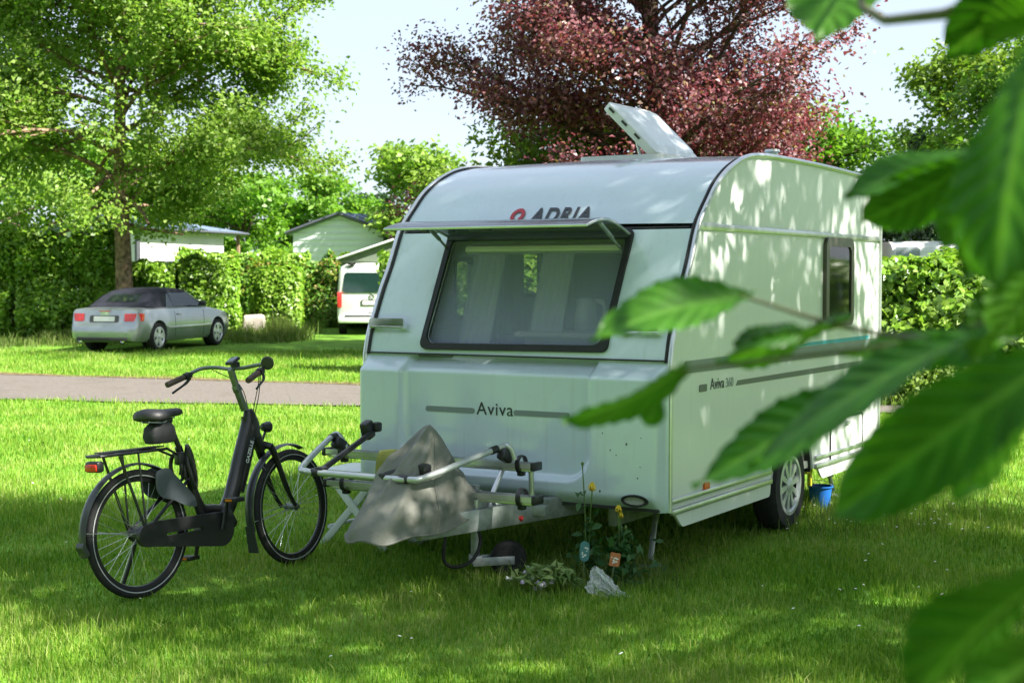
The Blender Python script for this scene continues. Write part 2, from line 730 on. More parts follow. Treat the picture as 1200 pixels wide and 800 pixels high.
# daisies and clover heads dotted through the lawn
m_daisy = mat("daisy_petals", (0.75, 0.75, 0.68), rough=0.7)
db = MB()
dr = random.Random(8)
for (cx, cy, s_, n) in ((2.75, 10.7, .55, 46), (-2.6, 12.5, 1.6, 30), (2.0, 8.4, .5, 14), (-.2, 7.2, .6, 6)):
    for _ in range(n):
        x, y = dr.gauss(cx, s_), dr.gauss(cy, s_)
        r = dr.uniform(.006, .011)
        z = dr.uniform(.05, .085)
        a = dr.uniform(-.5, .5)
        pts = [(x + r * math.cos(t), y + r * math.sin(t), z + a * r * math.cos(t)) for t in [2 * PI * q / 7 for q in range(7)]]
        db.add(pts + [(x, y, z + .004)], [[q, (q + 1) % 7, 7] for q in range(7)])
dz = db.build("lawn_daisies", m_daisy)
dz["kind"] = "stuff"

# ------------------------------------------------------------------ trees and hedges
m_bark = mat("bark", (0.13, 0.095, 0.065), rough=0.95, spec=0.1, var=0.4, vscale=9, bump=1.0, bscale=26, col2=(0.25, 0.17, 0.115))
m_bark_dark = mat("dark_bark", (0.075, 0.055, 0.045), rough=0.95, spec=0.1, var=0.35, vscale=10, bump=1.0, bscale=30)
m_leaf_oak = leafmat("tree_leaves", [(0.12, 0.235, 0.03), (0.17, 0.30, 0.04), (0.23, 0.35, 0.06), (0.29, 0.40, 0.10)], trans=0.48)
m_leaf_mid = leafmat("mid_green_leaves", [(0.09, 0.22, 0.02), (0.14, 0.28, 0.03), (0.19, 0.34, 0.05)], trans=0.45)
m_leaf_lime = leafmat("lime_leaves", [(0.12, 0.20, 0.025), (0.17, 0.27, 0.035), (0.22, 0.32, 0.06)], trans=0.42)
m_leaf_red = leafmat("copper_leaves", [(0.085, 0.02, 0.03), (0.15, 0.04, 0.055), (0.22, 0.08, 0.095), (0.29, 0.14, 0.15), (0.16, 0.15, 0.035)],
                     trans=0.32, tint=(1.3, 0.7, 0.7), spec=0.5)
m_leaf_dark = leafmat("conifer_needles", [(0.02, 0.05, 0.02), (0.03, 0.075, 0.025), (0.05, 0.10, 0.035)], trans=0.2)
m_leaf_hedge = leafmat("hedge_leaves", [(0.12, 0.26, 0.02), (0.17, 0.34, 0.026), (0.24, 0.41, 0.04), (0.31, 0.47, 0.07)], trans=0.4, rough=0.35, spec=0.5)
m_leaf_laurel = leafmat("laurel_leaves", [(0.12, 0.26, 0.02), (0.18, 0.34, 0.03), (0.25, 0.41, 0.05), (0.32, 0.46, 0.09)], trans=0.35, rough=0.3, spec=0.55)
m_leaf_privet = leafmat("dark_hedge_leaves", [(0.08, 0.20, 0.02), (0.12, 0.26, 0.026), (0.17, 0.33, 0.035), (0.28, 0.20, 0.05)], trans=0.3)


def rot_about(v, axis, a):
    return Matrix.Rotation(a, 3, axis) @ v


def grow(seed, base, H, tr, h0, env, nl, nsub=7, ntw=4, rise=0.25, lean=(0, 0), twl=0.5, e_lo=5, e_hi=60, inner=.78, ej=10):
    """trunk, limbs and twigs; returns tubes [(points, radii, segments)] and leaf points (position, direction)"""
    rnd = random.Random(seed)
    base = Vector(base)
    tubes, tips = [], []
    tp = []
    n = 12
    for i in range(n + 1):
        f = i / n
        tp.append(base + Vector((lean[0] * f + 0.12 * math.sin(f * 5 + seed), lean[1] * f + 0.12 * math.sin(f * 4 + seed * 2), H * 0.93 * f)))
    tpr = [tr * (1.45 if i == 0 else 1.0) * (1 - 0.9 * (i / n) ** 1.1) for i in range(n + 1)]
    tubes.append((tp, tpr, 10))

    def trunk_at(z):
        f = min(0.999, max(0, z / (H * 0.93))) * n
        i = int(f)
        return tp[i].lerp(tp[i + 1], f - i), tpr[i]

    az = rnd.uniform(0, 6.28)
    for li in range(nl):
        f = (li + rnd.uniform(0, .8)) / nl
        z = h0 + (H * 0.9 - h0) * f
        az += 2.4 + rnd.uniform(-.4, .4)
        p, r0 = trunk_at(z)
        e = R(e_lo + (e_hi - e_lo) * f + rnd.uniform(-ej, ej))
        Lr = env(z + 0.3 * math.sin(e), az) * rnd.uniform(inner, 1.06) / max(0.45, math.cos(e))
        Lr = min(Lr, (H - z) * 1.4 + 0.8) if f > .6 else Lr
        d = Vector((math.cos(az) * math.cos(e), math.sin(az) * math.cos(e), math.sin(e)))
        pts, dirs = [p.copy()], [d.copy()]
        ns = 8
        for s_ in range(ns):
            d = (d + Vector((rnd.gauss(0, .13), rnd.gauss(0, .13), rnd.gauss(0, .08) + rise * .13 - .03 * s_ * (1 - f)))).normalized()
            p = p + d * (Lr / ns)
            pts.append(p.copy())
            dirs.append(d.copy())
        lr = min(r0 * .6, 0.0115 * Lr + .010)
        tubes.append((pts, [lr * (1 - .85 * i / ns) for i in range(ns + 1)], 6))
        for j in range(nsub):
            u = 0.22 + 0.78 * (j + rnd.uniform(0, .9)) / nsub
            q = min(ns - 1, int(u * ns))
            sp = pts[q].lerp(pts[q + 1], u * ns - q)
            sd_ = rot_about(dirs[q], Vector((0, 0, 1)), rnd.choice((-1, 1)) * R(rnd.uniform(25, 75)))
            sd_.z += rnd.uniform(-.25, .35)
            sd_.normalize()
            sl = Lr * (.16 + .34 * (1 - u)) * rnd.uniform(.7, 1.25) + .2
            sps = [sp.copy()]
            for s_ in range(4):
                sd_ = (sd_ + Vector((rnd.gauss(0, .16), rnd.gauss(0, .16), rnd.gauss(0, .12)))).normalized()
                sp = sp + sd_ * sl / 4
                sps.append(sp.copy())
            tubes.append((sps, [lr * .38 * (1 - .2 * i) + .003 for i in range(5)], 4))
            for t in range(ntw):
                v = (t + rnd.uniform(.3, 1)) / ntw * 4
                qi = min(3, int(v))
                b = sps[qi].lerp(sps[qi + 1], min(1, v - qi))
                td = rot_about(sd_, Vector((0, 0, 1)), R(rnd.uniform(-80, 80)))
                td.z += rnd.uniform(-.3, .4)
                td.normalize()
                tl = twl * rnd.uniform(.6, 1.3)
                e2 = b + td * tl
                tubes.append(([b, b.lerp(e2, .5) + Vector((0, 0, .03)), e2], [.008, .006, .003], 3))
                for c in range(4):
                    tips.append((b.lerp(e2, (c + .6) / 4), td))
    return tubes, tips


def make_tree(name, label, base, H, tr, h0, env, nl, leaf_m, nleaf, lsize, seed, bark=None, spread=.22, group=None, outward=.35, cut=None, vert=.6, **kw):
    rg = np.random.default_rng(seed)
    t = thing(name, label, "tree", base, 0, group)
    tubes, tips = grow(seed, (0, 0, 0), H, tr, h0, env, nl, **kw)
    mb = MB()
    mb.tube(*tubes[0][:2], seg=tubes[0][2])
    mb.build("trunk", bark or m_bark, t, 60)
    mb = MB()
    limb_off = sub_off = False
    for p, r, sg in tubes[1:]:
        q_ = np.array([list(p[-1])])
        bad = bool(q_[0, 2] > H + .1 or (cut is not None and not bool(np.all(cut(q_)))))
        if sg == 6:
            limb_off = bad
            if bad:
                p, r = p[:5], r[:5]
        elif sg == 4:
            sub_off = bad or limb_off
            if sub_off:
                continue
        elif bad or sub_off:
            continue
        mb.tube(p, r, seg=sg, caps=False)
    mb.build("limbs", bark or m_bark, t, 60)
    P = np.array([list(p) for p, d in tips])
    Dr = np.array([list(d) for p, d in tips])
    ok_ = (P[:, 2] < H + .15) & (cut(P) if cut else True)
    P, Dr = P[ok_], Dr[ok_]
    i = rg.integers(0, len(P), nleaf)
    C = P[i] + rg.normal(0, 1, (nleaf, 3)) * np.array([spread, spread, spread * vert])
    ctr = np.array([0, 0, (H + h0) / 2])
    N = rg.normal(0, .75, (nleaf, 3)) + np.array([0, 0, .75]) + unit(C - ctr) * outward
    s = lsize * rg.uniform(.65, 1.25, nleaf)
    leaf_cloud("crown", C, N, s, leaf_m, t, rg, ddir=Dr[i] + np.array([0, 0, -.4]))
    return t


def egg(rmax, zc, zr, low=1.0, squash=None):
    def f(z, az):
        q = (z - zc) / zr
        if z < zc:
            q *= low
        r = rmax * math.sqrt(max(0.06, 1 - q * q))
        r *= 1 + .12 * math.sin(az * 3 + z) + .08 * math.sin(az * 5 + 2 * z)
        return r
    return f


def make_bush(name, label, cat, base, path, width, height, leaf_m, n, lsize, seed, taper=.85, bumpa=.22, group=None, up=.5, shell=.28, stem_m=None):
    """hedge or shrub along a path of local (x, y): stems inside, leaves through an uneven shell"""
    rg = np.random.default_rng(seed)
    t = thing(name, label, cat, base, 0, group)
    P = np.array(path, float)
    seg = np.linalg.norm(np.diff(P, axis=0), axis=1)
    cum = np.concatenate([[0], np.cumsum(seg)])
    Ltot = cum[-1]
    hw = width / 2
    # surface coordinates: u along the path (with rounded ends), v round the section
    u = rg.uniform(-hw * .8, Ltot + hw * .8, n)
    uc = np.clip(u, 0, Ltot)
    over = u - uc
    px = np.interp(uc, cum, P[:, 0])
    py = np.interp(uc, cum, P[:, 1])
    k = np.clip(np.searchsorted(cum, uc, "right") - 1, 0, len(seg) - 1)
    T = np.diff(P, axis=0)[k] / seg[k][:, None]
    S = np.stack([T[:, 1], -T[:, 0]], 1)
    endf = np.sqrt(np.maximum(0.02, 1 - (over / hw) ** 2))
    per = 2 * height + width
    v = rg.uniform(0, per, n)
    side = np.where(v < height, -1.0, np.where(v > height + width, 1.0, 0.0))
    z = np.where(side < 0, v, np.where(side > 0, per - v, height))
    s = np.where(side == 0, (v - height - hw), side * hw)
    zt = z / height
    s = s * (1 - (1 - taper) * zt) * (1 - .35 * np.clip((zt - .8) / .2, 0, 1) ** 2) * endf
    z = z - np.where(side == 0, .12 * height * (np.abs(s) / hw) ** 3, 0)
    bump = bumpa * (vnoise(u * 1.0 + s, z * 1.3, 2.6, seed) * .6 + vnoise(u + 7, z + s, 6.5, seed + 1) * .4)
    dep = -np.abs(rg.normal(0, shell, n)) * np.minimum(1, hw / .6) + bump * .6
    nrm_s = np.where(side == 0, s / hw * .5, side)
    nrm_z = np.where(side == 0, 1.0, .15)
    s2 = s + nrm_s * dep
    z2 = np.maximum(.03, z + np.where(side == 0, dep, 0) + bump * .2 * (zt > .9))
    C = np.stack([px + T[:, 0] * over + S[:, 0] * s2, py + T[:, 1] * over + S[:, 1] * s2, z2], 1)
    N = np.stack([S[:, 0] * nrm_s + T[:, 0] * over / hw, S[:, 1] * nrm_s + T[:, 1] * over / hw, nrm_z + up], 1) + rg.normal(0, .55, (n, 3))
    leaf_cloud("foliage", C, N, lsize * rg.uniform(.6, 1.3, n), leaf_m, t, rg)
    mb = MB()
    rn = random.Random(seed)
    ns = max(5, int(Ltot / .35) * 2)
    for i in range(ns):
        q = (i + .5) / ns * Ltot
        x, y = np.interp(q, cum, P[:, 0]) + rn.uniform(-.3, .3) * hw, np.interp(q, cum, P[:, 1]) + rn.uniform(-.3, .3) * hw
        top = (x + rn.uniform(-.5, .5) * hw, y + rn.uniform(-.5, .5) * hw, height * rn.uniform(.7, .92))
        mid = ((x + top[0]) / 2 + rn.uniform(-.1, .1), (y + top[1]) / 2 + rn.uniform(-.1, .1), height * .45)
        mb.tube([(x, y, 0), mid, top], [.035, .025, .008], seg=5)
    mb.build("stems", stem_m or m_bark_dark, t, 60)
    return t


def gl(px, D):
    p = gpt(px, D)
    return (p.x, p.y, p.z)


# the big tree behind the silver car
make_tree("broadleaf_tree", "tall leafy green tree with bare reddish trunk standing behind the silver convertible", gl(142, 37.2), 12.4, .24, 2.9,
          egg(5.25, 6.4, 7.0, .55), 60, m_leaf_oak, 165000, .135, 27, nsub=10, ntw=4, spread=.23, vert=.95, ej=24, lean=(.3, 0), e_lo=0, e_hi=42, rise=.08, inner=.62,
          cut=lambda P: P[:, 2] > np.where(P[:, 0] > 1.2, 4.0 + .3 * np.sin(P[:, 0] * 2.3) + .3 * np.sin(P[:, 0] * 7 + P[:, 1] * 3), 3.0 + .3 * np.sin(P[:, 0] * 3) + .25 * np.sin(P[:, 0] * 8 + P[:, 1] * 4)))
# copper tree behind the caravan
make_tree("copper_leaved_tree", "large dark red copper leaved tree rising behind the caravan roof", gl(770, 31), 11.8, .26, 2.0,
          egg(5.5, 6.2, 6.4, .55), 70, m_leaf_red, 150000, .105, 33, bark=m_bark_dark, nsub=9, ntw=4, spread=.23, vert=.9, ej=22, rise=.3, e_lo=4, e_hi=62, inner=.45,
          cut=lambda P: np.abs(P[:, 0] - .1) < 5.5)
BG = "background trees"
for (nm, lb, px, D_, H_, rr_, zc, ml, nlf, ls, sd_) in (
    ("broadleaf_tree", "pale green bushy tree seen under the left end of the copper tree", 540, 44, 4.4, 1.0, 3.0, m_leaf_lime, 6000, .17, 41),
    ("broadleaf_tree", "fresh green tree showing through the middle of the copper tree", 655, 34, 5.0, 2.6, 2.8, m_leaf_lime, 15000, .17, 42),
    ("broadleaf_tree", "light green tree right of the roof vent behind the copper tree", 905, 36, 5.3, 3.2, 3.0, m_leaf_mid, 17000, .17, 43),
    ("broadleaf_tree", "tall bright green tree behind the parked white motorhome at the right", 1165, 40, 7.4, 2.6, 4.2, m_leaf_lime, 22000, .19, 44),
    ("broadleaf_tree", "tall green tree at the right edge of the photo behind big leaves", 1250, 34, 8.2, 3.2, 4.6, m_leaf_mid, 18000, .19, 45),
    ("broadleaf_tree", "rounded green tree above the gap between the two white cabins", 372, 92, 7.0, 2.8, 4.0, m_leaf_mid, 9000, .36, 46),
    ("broadleaf_tree", "wide green tree right behind the ridge of the blue-grey roofed house", 285, 80, 6.3, 4.0, 3.6, m_leaf_mid, 14000, .33, 47),
    ("broadleaf_tree", "green tree between the big tree trunk and the blue-grey roof", 215, 86, 7.8, 5.0, 4.4, m_leaf_oak, 12000, .33, 48),
    ("broadleaf_tree", "green tree behind the left gable of the blue-grey roofed house", 70, 72, 7.8, 5.2, 4.2, m_leaf_mid, 13000, .32, 49),
    ("broadleaf_tree", "green tree at the left edge of the photo above the tall hedge", -20, 56, 8.5, 4.8, 4.6, m_leaf_oak, 14000, .27, 50),
    ("broadleaf_tree", "small distant tree just above the grey roof of the right cabin", 428, 110, 6.9, 3.0, 4.6, m_leaf_dark, 5000, .4, 51),
    ("broadleaf_tree", "dense green tree low between the cabin and the copper tree", 494, 60, 6.4, 1.6, 4.0, m_leaf_oak, 9000, .28, 52),
):
    make_tree(nm, lb, gl(px, D_), H_, .2, 1.0, egg(rr_, zc, H_ - zc + .4, .9), 18, ml, nlf, ls, sd_, bark=m_bark_dark, nsub=5, ntw=3, spread=.34,
              twl=.6, group=BG)


def conifer(label, base, H, rad, n, seed):
    rg = np.random.default_rng(seed)
    t = thing("conifer_tree", label, "tree", base, 0, BG)
    MB().tube([(0, 0, 0), (0, 0, H * .95)], [.16, .02], seg=8).build("trunk", m_bark_dark, t)
    z = H * (1 - np.sqrt(rg.uniform(0.0, .92, n)))
    a = rg.uniform(0, 2 * PI, n)
    r = rad * (1 - z / H) ** .8 * (1 - np.abs(rg.normal(0, .22, n))) * (1 + .18 * np.sin(a * 7 + z * 5))
    C = np.stack([r * np.cos(a), r * np.sin(a), z + .3], 1)
    N = np.stack([np.cos(a), np.sin(a), np.full(n, .3)], 1) + rg.normal(0, .6, (n, 3))
    leaf_cloud("crown", C, N, rg.uniform(.12, .26, n), m_leaf_dark, t, rg, aspect=.35, ddir=np.stack([np.cos(a), np.sin(a), np.full(n, -.7)], 1))


conifer("dark green conifer just right of the caravan's rear edge", gl(1075, 33), 4.6, 1.7, 9000, 61)
conifer("slimmer dark conifer half hidden behind the big leaves at the right", gl(1120, 36), 4.0, 1.4, 6000, 62)

# hedges
HB = None
make_bush("hedge", "tall dense green hedge at the left edge behind the silver car", "hedge", gl(20, 37.5), [(-4.2, .6), (0, 0), (2.0, .5)], 1.5, 2.55,
          m_leaf_hedge, 46000, .125, 71, bumpa=.6, taper=.7)
make_bush("hedge", "clipped bright green hedge between the big tree trunk and the car windscreen", "hedge", gl(205, 39.5), [(-1.5, -.3), (0, 0), (.95, .5)], 1.5, 1.95,
          m_leaf_hedge, 40000, .12, 72, bumpa=.55, taper=.7)
make_bush("shrub", "rounded green shrub standing alone in long grass beside the white van", "shrub", gl(324, 40.5), [(-.15, 0), (.15, 0)], 1.35, 1.75,
          m_leaf_laurel, 13000, .12, 73, bumpa=.2)
make_bush("hedge", "darker mixed hedge in front of the right cabin", "hedge", gl(350, 46), [(-2.2, .5), (0, 0), (3.0, .3)], 1.4, 2.0,
          m_leaf_privet, 26000, .135, 74, bumpa=.45, taper=.75)
make_bush("hedge", "yellow green hedge behind the lone shrub in front of the house terrace", "hedge", gl(290, 49), [(-2.6, 0), (1.2, 1.5)], 1.5, 2.3,
          m_leaf_laurel, 22000, .145, 75, bumpa=.4)
make_bush("laurel_hedge", "bright laurel hedge right of the caravan rear", "hedge", gl(1130, 22.8), [(-1.9, .6), (3.4, -.6), (9, -1.6)], 1.5, 2.0,
          m_leaf_laurel, 46000, .15, 76, bumpa=.34, up=.6)
make_bush("hedge", "shaded green hedge seen behind the caravan through its windows", "hedge", gl(640, 26.3), [(-2.4, .4), (0, 0), (5, -.4)], 1.4, 2.2,
          m_leaf_laurel, 20000, .14, 77, bumpa=.3)
make_bush("shrub", "low shrub with pale leaves at the foot of the laurel hedge", "shrub", gl(1095, 20.4), [(-.5, 0), (.5, 0)], .8, .62,
          m_leaf_lime, 4000, .09, 78, bumpa=.12)

# trees to the right of the frame that shade the lawn and dapple the caravan side
SH = "trees at the right that shade the pitch"
make_tree("shade_tree", "leafy tree nearest the camera whose shadow covers the near lawn", (5.4, 6.0, 0), 8.8, .2, 2.8,
          egg(4.4, 5.8, 3.6, .9), 30, m_leaf_mid, 25000, .165, 81, cut=lambda P: (P[:, 1] > -.7) | (rng.uniform(0, 1, len(P)) < .2), nsub=7, ntw=4, spread=.3, group=SH)
make_tree("shade_tree", "leafy tree farther back that dapples the caravan side", (9.2, 5.4, 0), 9.2, .2, 2.6,
          egg(3.6, 5.9, 3.6, .9), 24, m_leaf_mid, 12000, .16, 82, nsub=7, ntw=4, spread=.3, group=SH)

BT = "trees behind the photographer"
for k, (x, y, H_, rr_) in enumerate(((-13, -3, 9, 3.6), (-9, -8, 10, 4.0), (-3, -10, 10.5, 4.2), (3.5, -11, 10, 4.0), (-16, 4, 9, 3.4), (-8.5, -2.5, 10, 3.6))):
    make_tree("broadleaf_tree", "green tree of the row behind the camera facing the caravan front", (x, y, 0), H_, .2, 1.2,
              egg(rr_, H_ * .52, H_ * .5, .9), 18, m_leaf_mid, 9000, .38, 90 + k, nsub=5, ntw=3, spread=.4, twl=.6, group=BT)

for k, (x, y, H_, rr_) in enumerate(((15, 13, 7, 2.8), (14.5, 26.5, 8, 3.2), (14, 4, 7.5, 2.8))):  # unseen trees, added so the caravan side window has something to reflect
    make_tree("broadleaf_tree", "unseen green tree added beyond the right edge to reflect in the caravan side window", (x, y, gz(x, y)), H_, .18, .6,
              egg(rr_, H_ * .5, H_ * .5, .9), 18, m_leaf_mid, 8000, .30, 110 + k, nsub=5, ntw=3, spread=.4, twl=.6, group="unseen trees added for the side window reflection")
# ------------------------------------------------------------------ caravan
# local axes: x from the front wall to the rear, y from the near (right) side to the left, z up
OX, OY, W_, LEN = 0.906, 8.57, 2.15, 4.0
CYAW = math.atan2(.8597, .5107)
CM = Matrix.Translation((OX, OY, 0)) @ Matrix.Rotation(CYAW, 4, "Z")
CI = CM.inverted()
CAMO = CI @ Vector((0, 0, CAMZ))

PROF = [(0.0, 1.275), (.035, 1.40), (.094, 1.52), (.175, 1.68), (.264, 1.827), (.375, 2.045), (.455, 2.14), (.542, 2.22), (.65, 2.315), (.78, 2.394),
        (.92, 2.456), (1.086, 2.505), (1.334, 2.54), (1.8, 2.553), (2.6, 2.552), (3.5, 2.535), (3.82, 2.52), (3.95, 2.46), (4.0, 2.34), (4.0, 2.1)]
FRONT = [p for p in PROF if p[0] <= .40]


def front_s(z):
    return float(np.interp(z, [p[1] for p in PROF[:10]], [p[0] for p in PROF[:10]]))


def cdir(px, py):
    return (CI.to_3x3() @ ray(px, py)).normalized()


def hit_plane(px, py, axis, val):
    d = cdir(px, py)
    k = (val - CAMO[axis]) / d[axis]
    return CAMO + d * k


def hit_front(px, py):
    s = 0
    for _ in range(30):
        p = hit_plane(px, py, 0, s)
        s = s * .5 + .5 * (front_s(p.z) if p.z > 1.275 else 0)
    return p


def hit_side(px, py):
    return hit_plane(px, py, 1, 0.0)


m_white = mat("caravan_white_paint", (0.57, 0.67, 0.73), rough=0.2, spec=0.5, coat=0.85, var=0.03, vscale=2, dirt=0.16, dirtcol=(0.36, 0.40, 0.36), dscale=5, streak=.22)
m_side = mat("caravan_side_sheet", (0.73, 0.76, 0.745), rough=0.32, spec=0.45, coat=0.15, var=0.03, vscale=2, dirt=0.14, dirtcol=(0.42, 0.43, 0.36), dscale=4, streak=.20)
m_alu = mat("brushed_aluminium", (0.62, 0.64, 0.64), rough=0.33, metal=0.85, var=0.08, vscale=14)
m_silver = mat("silver_painted_metal", (0.55, 0.58, 0.58), rough=0.32, metal=0.55, var=0.06, vscale=9)
m_rubber = mat("black_rubber", (0.018, 0.018, 0.019), rough=0.6, spec=0.4, var=0.2, vscale=20)
m_black = mat("black_plastic", (0.02, 0.02, 0.022), rough=0.38, spec=0.5, var=0.15, vscale=15)
m_chrome = mat("mirror_chrome", (0.85, 0.86, 0.87), rough=0.06, metal=1.0, var=0.02)
m_galv = mat("galvanised_steel", (0.33, 0.36, 0.36), rough=0.5, metal=0.6, var=0.2, vscale=22, dirt=0.4, dirtcol=(0.2, 0.19, 0.16), dscale=9)
m_stripe = mat("grey_stripe_film", (0.20, 0.24, 0.24), rough=0.4, var=0.05)
m_stripe2 = mat("dark_stripe_film", (0.11, 0.13, 0.13), rough=0.4, var=0.05)
m_teal = mat("turquoise_stripe_film", (0.03, 0.36, 0.46), rough=0.4, var=0.05)
m_ink = mat("black_lettering", (0.03, 0.035, 0.04), rough=0.5, var=0.02)
m_redink = mat("red_lettering", (0.45, 0.02, 0.03), rough=0.45, var=0.03)
m_orange = mat("orange_reflector", (0.75, 0.13, 0.02), rough=0.25, var=0.08, vscale=60, bump=.4, bscale=200)
m_under = mat("underbody_black", (0.03, 0.03, 0.03), rough=0.8, var=0.2)
m_pane = glassmat("tinted_acrylic", (0.015, 0.02, 0.025), 0.25, 0.05)
m_pane_clear = glassmat("clear_acrylic", (0.02, 0.03, 0.03), 0.88, 0.04)
m_lid = glassmat("smoky_lid_acrylic", (0.10, 0.12, 0.15), 0.30, 0.10)
m_wood = mat("pale_furniture_board", (0.42, 0.40, 0.36), rough=0.5, var=0.06, vscale=3)
m_cush = mat("grey_upholstery", (0.20, 0.22, 0.26), rough=0.9, spec=0.1, var=0.15, vscale=30, bump=.3, bscale=200)
m_curtain = mat("pale_curtain_cloth", (0.72, 0.75, 0.80), rough=0.9, spec=0.1, var=0.05)
m_inner = mat("cream_inner_wall", (0.55, 0.55, 0.52), rough=0.7, var=0.04)

cv = thing("caravan", "white touring caravan with its front window propped open, parked on the lawn", "caravan", (OX, OY, 0), CYAW)

# curved nose and roof skin
prof_s = cr_spline([(p[0], p[1], 0) for p in PROF], 4)
roof_pts = [p for p in prof_s if not (p.x < .42 and p.y < 2.05)]


def roof_fn(u, v):
    f = u * (len(roof_pts) - 1)
    i = min(len(roof_pts) - 2, int(f))
    p = roof_pts[i].lerp(roof_pts[i + 1], f - i)
    y = v * W_
    crown = .018 * (1 - (2 * v - 1) ** 2)
    return (p.x, y, p.y + crown * (1 if p.x > 1 else p.x))


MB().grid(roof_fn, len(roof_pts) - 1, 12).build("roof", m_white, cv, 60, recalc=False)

# middle front band with the window opening (flattened coordinates: y across, q along the slope)
fz = np.array([p[1] for p in FRONT]); fx = np.array([p[0] for p in FRONT])
arc = np.concatenate([[0], np.cumsum(np.hypot(np.diff(fx), np.diff(fz)))])
QTOP = float(arc[-1])


def front_map(y, q, d=0.0):
    """d = distance out of the wall towards the front"""
    z = float(np.interp(q, arc, fz)); x = float(np.interp(q, arc, fx))
    q2 = min(q + .02, QTOP); q1 = q2 - .04
    tz = float(np.interp(q2, arc, fz) - np.interp(q1, arc, fz)); tx_ = float(np.interp(q2, arc, fx) - np.interp(q1, arc, fx))
    l = math.hypot(tz, tx_)
    return (x - d * tz / l, y, z + d * tx_ / l)


def z2q(z):
    return float(np.interp(z, fz, arc))


wc = [hit_front(*p) for p in ((501, 402), (706, 405), (736, 276), (533, 280))]
WIN = [(p.y, z2q(p.z)) for p in wc]
hole = rpoly(WIN, .07, 5)


def inside(p, poly):
    c = False
    n = len(poly)
    for i in range(n):
        a, b = poly[i], poly[(i + 1) % n]
        if (a[1] > p[1]) != (b[1] > p[1]) and p[0] < (b[0] - a[0]) * (p[1] - a[1]) / (b[1] - a[1]) + a[0]:
            c = not c
    return c


pts2 = [(y, q) for y in np.linspace(0, W_, 25) for q in np.linspace(0, QTOP, 12)]
n0 = len(pts2)
pts2 += hole
eds = [(n0 + i, n0 + (i + 1) % len(hole)) for i in range(len(hole))]
dv, de, dfc, *_ = delaunay_2d_cdt([Vector(p) for p in pts2], eds, [], 0, 1e-5)
fs = [list(f) for f in dfc if not inside((sum(dv[i].x for i in f) / len(f), sum(dv[i].y for i in f) / len(f)), hole)]
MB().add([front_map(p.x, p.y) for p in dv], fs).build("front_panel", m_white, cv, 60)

# lower front moulding with a recessed middle
PB, PT = .40, 1.27
y_r0, y_r1 = .47, 1.80


def lower_fn(u, v):
    y = -.012 + u * (W_ + .024)
    z = PB + v * (PT - PB)
    led = 1 - sstep(1.165, PT, z) ** .8
    side = sstep(0, .055, min(u, 1 - u) * W_)
    bot = sstep(-.02, .10, z - PB) ** .7
    d = .125 * led * (.25 + .75 * side) * (.35 + .65 * bot)
    # recess as a rounded rectangle, open at the ledge
    cx, hx = (y_r0 + y_r1) / 2, (y_r1 - y_r0) / 2
    zc0 = .56
    rr_ = .16
    qx = abs(y - cx) - (hx - rr_)
    qz = (zc0 + rr_) - z
    sdf = math.hypot(max(qx, 0), max(qz, 0)) + min(max(qx, qz), 0) - rr_
    rec = sstep(.016, -.020, sdf)
    d -= .065 * rec * sstep(.02, .2, v) * (1 if z < 1.2 else 1)
    return (-d, y, z)


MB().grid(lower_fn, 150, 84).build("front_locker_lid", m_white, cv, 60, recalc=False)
# underside lip and dark joint above the locker lid
MB().box((-.012, W_ / 2, PT + .004), (.02, W_ - .04, .009), bev=.003).build("lid_joint", m_rubber, cv)
MB().box((.0, W_ / 2, PB + .015), (.17, W_ - .06, .02), bev=.004).build("lid_underside", m_under, cv)

# window: rubber frame, insect screen, top hung pane held open by two stays
cyw, cqw = sum(p[0] for p in WIN) / 4, sum(p[1] for p in WIN) / 4


def grow_poly(poly, k):
    out = []
    for (y, q) in poly:
        out.append((y + math.copysign(k, y - cyw), q + math.copysign(k, q - cqw)))
    return out


fr = thing  # (kept short) the frame is a part of the caravan
fo = rpoly(grow_poly(WIN, .004), .075, 6)
fi = rpoly(grow_poly(WIN, -.042), .05, 6)
wf = MB().plate(fo, [fi], lambda y, q, d: front_map(y, q, d - .008), .032).build("front_window_frame", m_rubber, cv)
scr_m, snt, sb = _nodes("insect_screen")
sb.inputs["Base Color"].default_value = (0.36, 0.41, 0.54, 1)
sb.inputs["Roughness"].default_value = 0.8
st_ = snt.nodes.new("ShaderNodeBsdfTransparent")
sm_ = snt.nodes.new("ShaderNodeMixShader")
sm_.inputs["Fac"].default_value = .66
snt.links.new(sb.outputs[0], sm_.inputs[1])
snt.links.new(st_.outputs[0], sm_.inputs[2])
snt.links.new(sm_.outputs[0], snt.nodes["Material Output"].inputs["Surface"])
MB().plate(rpoly(grow_poly(WIN, -.02), .05, 6), [], lambda y, q, d: front_map(y, q, d - .045), .003).build("insect_screen", scr_m, wf)
# blind cassette across the head of the opening
qa = max(p[1] for p in WIN) - .055
MB().tube([front_map(WIN[3][0] - .08, qa, -.06), front_map(WIN[2][0] + .05, qa, -.06)], .03, 8).build("blind_cassette", m_inner, wf)

# opened pane
HY0, HY1 = WIN[2][0] - .02, WIN[3][0] + .03
hz = wc[2].z + .015
hx = front_s(hz) - .02
eL = hit_plane(458, 262, 0, hx - .62)
eR = hit_plane(690, 254, 0, hx - .62)
ze = (eL.z + eR.z) / 2


def pane_fn(u, v):
    """u across (right to left), v from the hinge to the free edge"""
    flare = v * .10
    y = HY0 - flare * .3 + u * (HY1 - HY0 + flare * 1.1)
    bow = .045 * math.sin(PI * v) - .03 * v ** 4
    return Vector((hx - .62 * v, y, hz + (ze - hz) * v + bow))


NU_, NV_ = 20, 12
pm = MB()


def trim_uv(i, j):
    u, v = i / NU_, j / NV_
    return u, v


